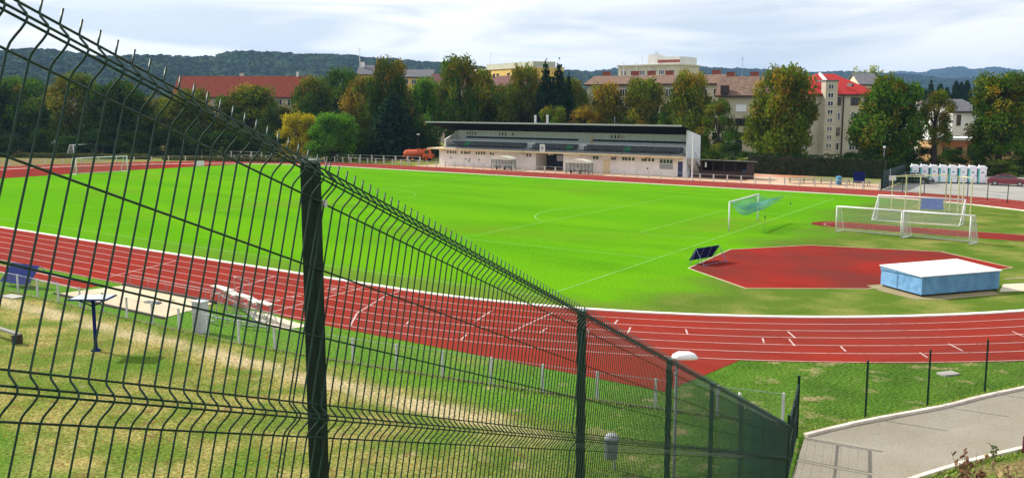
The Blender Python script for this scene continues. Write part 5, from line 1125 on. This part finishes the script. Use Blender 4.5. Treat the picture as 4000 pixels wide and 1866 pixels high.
# litter bin on a post
P = at(2386, 1842); t = thing('litter_bin', 'grey litter bin with domed lid on a post, seen through the fence', 'bin', P); z0 = .42
MB().cyl((0, .2, -.1), .035, 1.1, 8).build('post', M_GALV, t); bm = mat('perforated_grey_bin', (.16, .18, .19), (.1, .11, .12), 60, rough=.5)
MB().lathe([(.17, z0), (.19, z0 + .02), (.2, z0 + .55), (.19, z0 + .55), (.17, z0 + .05)], 20).build('bin_body', bm, t); MB().lathe([(.215, z0 + .55), (.215, z0 + .6), (.19, z0 + .66), (.13, z0 + .72), (.02, z0 + .75)], 20).build('lid', mat('galv_lid', (.35, .38, .4), (.3, .33, .35), 9, rough=.4), t, smooth=True)
# blue post with flat top panel
P = Vector((41.2, -55.0, 0)); t = thing('post_table', 'tall navy post carrying a flat pale grey tray, left side', 'stand', P, YAW); zt = hz(P, 1165)
MB().cyl((0, 0, -.1), .075, zt + .1, 10).build('post', M_NAVY, t); MB().lathe([(.2, 0), (.2, .05), (.1, .1)], 12).build('foot', M_NAVY, t)
MB().tube([(0, 0, zt - .35), (.55, .4, zt)], .03, 5).tube([(0, 0, zt - .35), (-.55, -.3, zt)], .03, 5).build('brace', M_NAVY, t)
MB().bx(-.85, .8, -.55, .6, zt, zt + .05).build('frame', M_NAVY, t); MB().bx(-.78, .73, -.48, .53, zt + .051, zt + .065).build('tray', mat('pale_grey_sheet', (.45, .5, .53), (.38, .43, .46), 2), t)
# beam bench at far left edge
A = at(-60, 1300); B = at(76, 1345); t = thing('beam_bench', 'weathered beam on dark stubs at the lower left edge', 'bench', A, math.atan2(B.y - A.y, B.x - A.x)); Ln = (B - A).length
MB().bx(0, Ln, -.1, .1, .42, .5).build('beam', mat('grey_timber', (.28, .27, .24), (.2, .19, .17), 5, stretch=(1, 8, 1)), t)
for x in (.4, Ln - .2): MB().bx(x - .07, x + .07, -.22, .22, 0, .42).build('support', M_WOOD, t)
# navy boards
def aframe(label, A, B, h, back, name='navy_board', both=True):
    A = Vector((A[0], A[1], 0)); B = Vector((B[0], B[1], 0)); Ln = (B - A).length; t = thing(name, label, 'board', A, math.atan2(B.y - A.y, B.x - A.x))
    lm = mat('lilac_grey_tube', (.2, .22, .42), (.16, .18, .34), 5)
    MB().slab([(0, 0, .25), (Ln, 0, .25), (Ln, back * .45, h), (0, back * .45, h)], (0, .04, 0)).build('panel', M_NAVY, t)
    for k in range(4): x = Ln * k / 3; MB().tube([(x, -.02 - .0, .0), (x, back * .45 - .02, h)], .018, 5).build('rib', lm, t)
    for x in (0, Ln): MB().tube([(x, back, 0), (x, back * .45 + .03, h)], .022, 5).build('leg', lm, t)
    MB().tube([(0, back, .12), (Ln, back, .12)], .016, 5).build('rail', lm, t)
    return t
aframe('navy panel on an A shaped frame at the corner of the red fan', (51.2, -18.9), (51.7, -16.5), 1.12, -1.25)
aframe('navy panel on a frame behind the near fence at the left edge', (22.4, -50.05), (25.0, -49.75), 1.25, 1.9)
t = board('blue_box_board', 'bright blue panel standing behind the white training goals', (54.4, 25.3), (56.4, 25.9), .08, 1.15, mat('bright_blue_panel', (.06, .16, .6), (.045, .13, .5), 2), M_GALV, .25)
# pale cabinet
P = Vector((41.9, -50.2, 0)); t = thing('metal_cabinet', 'upright ribbed pale grey cabinet behind the near mesh fence', 'cabinet', P, .1); cm = mat('pale_grey_metal', (.55, .57, .6), (.46, .48, .5), 3, rough=.45)
MB().bx(-.3, .3, -.2, .25, 0, 1.45).build('body', cm, t); r_ = MB(); [r_.bx(-.27 + .1 * k, -.24 + .1 * k, -.225, -.2005, .05, 1.4) for k in range(6)]; r_.build('ribs', cm, t); MB().bx(-.33, .33, -.24, .28, 1.45, 1.5).build('top', cm, t)
# stacked metal bench frames
t = thing('bench_stack', 'jumble of grey metal terrace benches beyond the sand pit', 'bench stack', (40.2, -46.4, 0)); sm = mat('slat_pale', (.6, .58, .5), (.5, .48, .42), 4)
pr_ = [(-3.0, .8, .2), (-2.0, .45, .05), (-1.0, .15, -.1), (.2, -.1, .1), (1.3, -.4, -.05), (2.4, -.6, .1)]
for i, (x, y, a) in enumerate(pr_):
    MB().box((x, y, .92 + .04 * (i % 2)), (1.35, .38, .05), R(-18) + a).build('seat_board', sm, t); f = MB()
    for s in (-.6, .6):
        c, s_ = math.cos(R(-18) + a), math.sin(R(-18) + a); qx, qy = x + c * s, y + s_ * s
        f.tube([(qx - .15, qy - .25, 0), (qx, qy, .9)], .025, 5).tube([(qx + .1, qy + .3, 0), (qx, qy, .9)], .025, 5)
    f.tube([(x - .6, y + .15, .5), (x + .6, y - .15, .5)], .025, 5).build('frame', M_GALV, t)
for i, (x, y, a) in enumerate([(1.2, -1.9, .15), (2.4, -1.6, .25), (.2, -2.4, -.1), (3.3, -2.0, .3)]):
    f = MB(); c, s_ = math.cos(a), math.sin(a)
    for z in (.2, .45): f.tube([(x - .8 * c, y - .8 * s_, z), (x + .8 * c, y + .8 * s_, z)], .03, 5)
    for q in (-.7, 0, .7): f.tube([(x + q * c, y + q * s_, 0), (x + q * c, y + q * s_, .75)], .028, 5)
    f.build('frame', M_GALV, t)
t = thing('metal_rack', 'thin grey metal rail frame standing at the edge of the track', 'rack', (37.5, -44.9, 0), R(-5)); MB().tube([(0, 0, 0), (0, 0, 1.4), (.8, 0, 1.4), (.8, 0, 0)], .02, 5).tube([(0, .4, 0), (0, .4, 1.2), (.8, .4, 1.2), (.8, .4, 0)], .02, 5).build('frame', M_GALV, t); MB().tube([(0, 0, 1.4), (0, .4, 1.2)], .018, 5).tube([(.8, 0, 1.4), (.8, .4, 1.2)], .018, 5).build('crossbar', M_GALV, t)
t = thing('pit_rail', 'thin rail on short posts along the edge of the sand pit', 'rail', (28.5, -45.45, 0)); MB().tube([(0, 0, .62), (9, 0, .62)], .018, 5).build('rail', M_GALV, t)
for k in range(6): MB().cyl((k * 1.8, 0, 0), .018, .62, 5).build('post', M_GALV, t)
P = at(596, 1185); t = thing('sand_rake', 'small dark flat board lying on the sand pit', 'board', (P.x, P.y, .03), .2); MB().box((0, 0, .04), (1.0, .3, .06)).build('board', mat('dark_slate', (.08, .1, .13), (.06, .07, .09), 4), t); MB().tube([(.0, .15, .05), (.7, .9, .06)], .015, 5).build('handle', M_WOOD, t)

# maroon post at right edge
P = at(4000, 1768); t = thing('bollard', 'maroon post at the far right edge beside the near kerb', 'post', P); MB().cyl((0, 0, -.1), .06, .6, 12).build('shaft', mat('maroon_paint', (.09, .012, .03), (.07, .01, .02), 5, rough=.4), t); MB().lathe([(.06, .5), (.065, .52), (.01, .56)], 12).build('cap', MATS['maroon_paint'], t)

# ================================================================== BLUE BOX with white roof
def fieldbox():
    a = Vector((63.7, -19.3, 0)); b = Vector((66.5, -21.35, 0)); c = Vector((69.5, -16.7, 0)); d = a + (c - b); t = thing('equipment_box', 'low light blue metal box with white sheet roof on the infield', 'box', b)
    loc = [p - b for p in (a, b, c, d)]; h = [1.22, 1.14, 1.16, 1.26]; bl = mat('worn_blue_paint', (.13, .32, .52), (.08, .2, .38), 1.6, rough=.6, bump=.1, lo=.3, hi=.6); bl2 = mat('worn_blue_paint_sunlit', (.17, .36, .6), (.1, .25, .45), 2.2, rough=.6, lo=.38, hi=.56)  # second, lighter blue paints the sunlit brightness into the left side's colour
    def side(i, j, name, m):
        p, q = loc[i], loc[j]; n_ = Vector(((q - p).y, -(q - p).x, 0)).normalized() * -.04
        return MB().slab([(p.x, p.y, .14), (q.x, q.y, .14), (q.x, q.y, h[j] - .02), (p.x, p.y, h[i] - .02)], n_).build(name, m, t)
    s1 = side(0, 1, 'side_wall', bl2); side(1, 2, 'side_wall', bl); side(2, 3, 'side_wall', bl); side(3, 0, 'side_wall', bl)
    cen = (loc[0] + loc[2]) / 2; top = [cen + (p - cen) * 1.035 for p in loc]
    MB().slab([(p.x, p.y, h[i]) for i, p in enumerate(top)], (0, 0, .05)).build('roof', mat('white_sheet_roof', (.9, .9, .92), (.84, .84, .87), 1.0, rough=.5), t)
    sm_ = MB()
    for f in (.25, .5, .75):
        a_ = top[0].lerp(top[3], f); b_ = top[1].lerp(top[2], f); ha = h[0] + (h[3] - h[0]) * f; hb = h[1] + (h[2] - h[1]) * f; sm_.tube([(a_.x, a_.y, ha + .052), (b_.x, b_.y, hb + .052)], .012, 4)
    sm_.build('roof_seams', mat('white_sheet_seam', (.74, .74, .77), (.7, .7, .73), 3), t)
    o = loc[0].lerp(loc[1], .42); u = (loc[1] - loc[0]).normalized(); nn = Vector((u.y, -u.x, 0)) * .02; 
    MB().tube([(o.x + nn.x, o.y + nn.y, .18), (o.x + nn.x, o.y + nn.y, 1.0)], .012, 5).build('door_seam', mat('dark_blue_seam', (.05, .1, .22), (.04, .08, .18), 4), s1)
    # row of roof overhang strip at left
    p, q = loc[0] + nn * 1.5, loc[1] + nn * 1.5; MB().slab([(p.x, p.y, h[0] - .22), (q.x, q.y, h[1] - .03), (q.x, q.y, h[1] - .001), (p.x, p.y, h[0] - .001)], nn * 1.2).build('roof_flap', bl, t)
    for p in loc:
        pc = p + (cen - p) * .06; MB().box((pc.x, pc.y, .09), (.16, .16, .18), .5).build('foot', M_DARK, t)
    mid = (loc[1] + loc[2]) / 2; pc = mid + (cen - mid) * .06; MB().box((pc.x, pc.y, .09), (.1, .1, .18), .5).build('foot', M_DARK, t)
fieldbox()
struct('bare_patch', MB().poly([(63.0, -19.6, .022), (64.2, -20.9, .022), (66.4, -22.2, .022), (67.6, -21.4, .022), (69.8, -17.9, .022), (68, -15, .022), (64, -18, .022)]), mat('bare_soil', (.34, .24, .13), (.2, .2, .08), 1.2, world=True))
struct('pale_concrete_strip', MB().poly([(69.6, -17.1, .023), (71.4, -15.2, .023), (73.6, -13.2, .023), (71.2, -12.2, .023), (69.3, -14.3, .023)]), mat('pale_paving', (0.6, 0.52, 0.38)))
q = MB(); stripe(q, (69.0, -12.4), (73.6, -6.4), .1, .024); stripe(q, (71.4, -16.0), (75.2, -12.0), .07, .024); struct('shot_sector_lines', q, M_LINE)

# ================================================================== GOALS
M_NETW = mat('white_net_cord', (.62, .62, .6), (.55, .55, .53), 10); M_NETT = mat('teal_net_cord', (.2, .5, .42), (.12, .35, .38), .8)
def netpanel(mb, p00, p10, p11, p01, cell, r=.006):
    p00, p10, p11, p01 = [Vector(p) for p in (p00, p10, p11, p01)]; nu = max(2, int(((p10 - p00).length + (p11 - p01).length) / 2 / cell)); nv = max(2, int(((p01 - p00).length + (p11 - p10).length) / 2 / cell))
    for i in range(nu + 1): u = i / nu; mb.tube([p00.lerp(p10, u), p01.lerp(p11, u)], r, 3, False)
    for j in range(nv + 1): v = j / nv; mb.tube([p00.lerp(p01, v), p10.lerp(p11, v)], r, 3, False)
def goal(label, A, B, h, dt, db, netm, pr=.06, frame=M_WHITE, cell=.13, nr=.008, ground=True, name='football_goal', slant=True, group=None):
    """A,B ground points of the posts (goal mouth), depth direction is left of A->B"""
    A = Vector((A[0], A[1], 0)); B = Vector((B[0], B[1], 0)); Ln = (B - A).length; t = thing(name, label, 'goal', A, math.atan2(B.y - A.y, B.x - A.x), group)
    for x in (0, Ln): MB().tube([(x, 0, 0), (x, 0, h)], pr, 10).build('post', frame, t, smooth=True)
    MB().tube([(-pr, 0, h), (Ln + pr, 0, h)], pr, 10).build('crossbar', frame, t, smooth=True)
    f = MB()
    for x in (0, Ln):
        f.tube([(x, 0, h), (x, dt, h - .02), (x, db, .04)], pr * .7, 6); f.tube([(x, 0, .04), (x, db, .04)], pr * .7, 6)
    f.tube([(0, db, .04), (Ln, db, .04)], pr * .7, 6)
    if dt > .3: f.tube([(0, dt, h - .02), (Ln, dt, h - .02)], pr * .5, 6)
    if ground: f.build('rear_frame', frame, t)
    n = MB(); netpanel(n, (0, dt, h - .02), (Ln, dt, h - .02), (Ln, db, .04), (0, db, .04), cell, nr)
    if dt > .1: netpanel(n, (0, 0, h), (Ln, 0, h), (Ln, dt, h - .02), (0, dt, h - .02), cell, nr)
    for x in (0, Ln): netpanel(n, (x, 0, h), (x, dt + .01, h - .02), (x, db, .04), (x, 0, .04), cell, nr)
    n.build('net', netm, t); return t
g1, g2 = (46.1, -1.6), (45.2, 6.5)
def maingoal():
    A = Vector((*g1, 0)); B = Vector((*g2, 0)); Ln = (B - A).length; rz = math.atan2(B.y - A.y, B.x - A.x); t = thing('football_goal', 'white pitch goal with its teal net lifted up behind the crossbar', 'goal', A, rz); h = 2.44
    for x in (0, Ln): MB().tube([(x, 0, 0), (x, 0, h)], .07, 10).build('post', M_WHITE, t, smooth=True)
    MB().tube([(-.07, 0, h), (Ln + .07, 0, h)], .07, 10).build('crossbar', M_WHITE, t, smooth=True)
    # net: tied up to two rear strings (rear is towards local -y = +x of the pitch)
    mb = MB(); nu, nv = 64, 22
    def S(u, v):
        x = u * Ln; back = -1.7 * v; end = abs(2 * u - 1)
        z = h - .15 * v - (0.7 * math.sin(math.pi * min(1, v * 1.0)) ** .8) * (1 - .65 * end ** 3) - .25 * math.sin(u * 9) * v * (1 - v) * 1.2
        if u > .8: back -= .7 * (u - .8) / .2 * v; z += .1 * v
        return Vector((x + .15 * math.sin(v * 7 + u * 5), back, z))
    for i in range(nu + 1): mb.tube([S(i / nu, j / 8) for j in range(9)], .0075, 3, False)
    for j in range(nv + 1): mb.tube([S(i / 20, j / nv) for i in range(21)], .0075, 3, False)
    # lower doubled fold of the bundled net
    def S2(u, v): p = S(u, .2 + .8 * v); return p + Vector((0, .12, -.35 * math.sin(math.pi * v) - .08))
    for i in range(nu + 1): mb.tube([S2(i / nu, j / 6) for j in range(7)], .007, 3, False)
    for j in range(14): mb.tube([S2(i / 20, j / 13) for i in range(21)], .007, 3, False)
    mb.build('net', M_NETT, t)
    for x in (0.0, Ln): MB().tube([(x, 0, h), (x + (4.2 if x else .18), -1.8 if x else -2.95, 2.2)], .008, 4).build('net_rope', M_NETT, t)
    # thin rear support poles
    for x, y in ((.18, -2.95), (Ln + 4.2, -1.8)):
        q = MB().cyl((x, y, 0), .016, 2.25, 6).build('support_pole', mat('faded_green_pole', (.2, .36, .1), (.16, .3, .08), 5), t)
        MB().cyl((x, y, 1.25), .05, .16, 6).build('weight', M_DARK, q)
maingoal()
goal('white far left pitch goal on the edge of the red zone', (-59.0, .3), (-59.0, 8.6), 2.44, .9, 1.8, M_NETT, .08, nr=.009, cell=.2)
goal('white spare goal standing beyond the left bend', (-102.6, 24.2), (-105.2, 30.6), 2.5, .8, 1.8, M_NETW, .09, nr=.01, cell=.25)
# two training goals side by side and the large one behind
q1 = at(3265, 907); q2 = at(3518, 930.5); q3 = at(3786, 956.5)
goal('left white training goal of the joined front pair', q1, q2, hz(q1, 806), .75, 1.5, M_NETW, .05, group='training goals')
goal('right white training goal of the joined front pair', (q2.x + .12, q2.y), q3, hz(q3, 844), .85, 1.7, M_NETW, .05, group='training goals')
r1 = at(3393, 869); r2 = at(3741, 897)
r1f = at(3428, 853); r2f = at(3765, 875)
goal('large white goal facing away behind the two training goals', r1f, r2f, hz(r1f, 762), -.05, -1.9, M_NETW, .06, group=None)

# throwing cage
t = thing('throwing_cage', 'pale yellow pole throwing cage with nets behind the goals', 'cage', (55.6, 24, 0)); cy = mat('cream_pole_paint', (.6, .56, .3), (.48, .45, .25), 4)
cps = [(-3.6, -1.0), (-3.0, 1.6), (-1.9, 3.2), (-.5, 4.4), (1.6, 4.0), (3.0, 2.8), (3.9, .6), (3.9, -1.8)]
cg = [at(3482, 815), at(3535, 820), at(3590, 824), at(3690, 829), at(3708, 826), at(3740, 830), at(3758, 822), at(3790, 842)]
tops = [690, 684, 690, 683, 695, 690, 690, 695]; O = Vector((55.6, 24, 0)); tp = []
for P, y in zip(cg, tops):
    h = hz(P, y); MB().cyl((P.x - O.x, P.y - O.y, 0), .06, h, 8).build('pole', cy, t); tp.append(Vector((P.x - O.x, P.y - O.y, h)))
order = [0, 2, 1, 3, 4, 6, 5, 7]; order = sorted(range(8), key=lambda i: math.atan2(tp[i].y - 0.5, tp[i].x))
rl_ = MB()
for a, b in ((0, 1), (0, 2), (2, 3), (1, 3), (3, 5), (5, 7), (4, 6), (6, 7)): rl_.tube([tp[a], tp[b]], .035, 6)
rl_.build('top_rail', cy, t)
n = MB()
for a, b in ((0, 2), (2, 3), (5, 7)):
    netpanel(n, tp[a], tp[b], (tp[b].x, tp[b].y, .1), (tp[a].x, tp[a].y, .1), .3, .004)
n.build('net', mat('pale_net_cord', (.4, .4, .3), (.35, .35, .26), 10), t)

# ================================================================== plants on the bank at lower right
def dryplant(label, sx, sy_top, fd, hgt, n, leafc, seed):
    n = int(n * 1.6); P = pd(sx, fd, 1800); zt = hz(P, sy_top); t = thing('dry_plant', label, 'plant', (P.x, P.y, zt - hgt)); g = random.Random(seed); st = MB(); lf = MB()
    for k in range(n):
        a = g.uniform(0, 6.28); r = g.uniform(.05, .5) * hgt * .55; h = hgt * g.uniform(.65, 1.0); e = Vector((r * math.cos(a), r * math.sin(a), h)); m_ = Vector((e.x * .35, e.y * .35, h * .55)); st.tube([(0, 0, 0), m_, e], [.006, .004, .002], 4, False)
        for j in range(5):
            u = g.uniform(.45, 1.0); q = m_.lerp(e, (u - .45) / .55) + Vector((g.uniform(-.05, .05), g.uniform(-.05, .05), g.uniform(-.03, .03))); s = g.uniform(.02, .042)
            lf.box(q, (s, s * .3, s * 1.3), g.uniform(0, 3), g.uniform(-1, 1), g.uniform(-1, 1))
            st.tube([m_.lerp(e, (u - .45) / .55), q], .0015, 3, False)
    st.build('stems', mat('dry_stem', (.2, .16, .07), (.14, .12, .05), 9), t); lf.build('leaves', leafc, t)
rb = mat('rusty_leaf', (.2, .07, .03), (.1, .06, .02), 20)
dryplant('spindly plant with rusty brown leaves at the lower right', 3790, 1745, 9.5, .8, 9, rb, 1)
dryplant('taller pale dry plant in the lower right corner', 3945, 1800, 9.0, .7, 14, mat('straw_leaf', (.36, .27, .12), (.28, .2, .08), 20), 2)
dryplant('thin green weed beside the near kerb', 3880, 1712, 24, .9, 6, mat('green_weed_leaf', (.08, .14, .03), (.06, .1, .02), 20), 3)
dryplant('low straw coloured tuft under the rusty plant', 3700, 1838, 9.0, .6, 12, mat('olive_leaf', (.12, .14, .04), (.2, .17, .06), 20), 4)

# short grass tufts on the near meadow (uncountable)
def tufts():
    n = 95000; g = rng
    X = g.uniform(36, 80, n); Y = g.uniform(-62, -44, n)
    keep = np.hypot(np.maximum(X - 42, 0), Y) > 46.0
    keep &= ~((X > 43) & (X < 64.2) & (Y > -46)); keep &= ~((Y > -49.7) & (Y < -45.5) & (X < 45)); keep &= ~((Y > -53) & (Y < -51.9) & (g.random(n) < .85))
    # keep off the footpath
    px_ = np.interp(Y, [-56, -50.9, -47.35, -45.7, -43.5, -41.4, -37.2], [71.7, 70.6, 69.65, 70.3, 71.4, 72.5, 74.3]); nx_ = np.interp(Y, [-54.6, -51.6, -48.9, -46.4, -44.2, -37.5], [71.9, 72.6, 73.5, 74.5, 75.6, 78.8])
    keep &= ~((X > px_ - .25) & (X < nx_ + .2)); X, Y = X[keep], Y[keep]
    ex = []
    for line, sgn in ((pk_dense, 1), (nk, -1), (nf, 1)):
        for k in range(1500 if line is not nf else 2600):
            q = lerp_line(line, g.random()); q2 = lerp_line(line, min(1, g.random() * .0 + .0)) ; off = abs(g.normal()) * .12 + .09
            if line is nf: ex.append((q[0], q[1] - off + .05)); continue
            ex.append((q[0] - sgn * off * .88, q[1] + sgn * off * .47))
    n0 = len(X); X = np.concatenate([X, [e[0] for e in ex]]); Y = np.concatenate([Y, [e[1] for e in ex]]); n = len(X)
    Z = bank_h(X, Y); s = g.uniform(.02, .055, n); a = g.uniform(0, 6.28, n); lean = g.normal(size=(n, 2)) * .6
    s[n0:] = g.uniform(.05, .13, n - n0); b = np.stack([X, Y, Z], 1); u = np.stack([np.cos(a), np.sin(a), 0 * a], 1) * (s * .4)[:, None]; top = b + np.stack([lean[:, 0] * s, lean[:, 1] * s, s * 1.1], 1)
    V = np.stack([b - u, b + u, top], 1).reshape(-1, 3); F = np.arange(3 * n).reshape(n, 3)
    o = np_mesh('grass', V, F, M_LEAF, g.random(n) * .55, lum=g.uniform(.55, 1, n)); o.color = (.2, .27, .05, .45); tag(o, 'short rough grass on the near bank and verge', 'grass', kind='stuff')
tufts()
def litter():
    n = 5200; g = rng; X = g.uniform(44, 78, n); Y = g.uniform(-63, -52.5, n); k = (Y < -53.5 - .15 * (X - 60)) | (g.random(n) < .2); X, Y = X[k], Y[k]; n = len(X); Z = bank_h(X, Y) + .015
    nn = np.stack([g.normal(size=n) * .3, g.normal(size=n) * .3, np.ones(n)], 1); nn /= np.linalg.norm(nn, axis=1)[:, None]; V, F = quads(np.stack([X, Y, Z], 1), nn, g.uniform(.03, .07, n))
    o = np_mesh('fallen_leaves', V, F, M_LEAF, g.random(n) * .5 + .5, lum=g.uniform(.4, 1, n)); o.color = (.3, .12, .02, .9); tag(o, 'orange brown leaves scattered over the near bank', 'leaves', kind='stuff')
litter()

# ================================================================== haze
hm = bpy.data.materials.new('haze_air'); hm.use_nodes = True; nt = hm.node_tree; nt.nodes.clear(); o = N(nt, 'ShaderNodeOutputMaterial'); v = N(nt, 'ShaderNodeVolumePrincipled')
v.inputs['Color'].default_value = (0.36, 0.62, 1.0, 1); v.inputs['Density'].default_value = 0.00009; v.inputs['Anisotropy'].default_value = 0.2; nt.links.new(v.outputs[0], o.inputs['Volume'])
hb = MB().bx(-9050, 9050, -4050, 9050, -7.5, 255).build('haze', hm); tag(hb, kind='stuff', label='thin blue air haze over the whole valley', cat='haze')
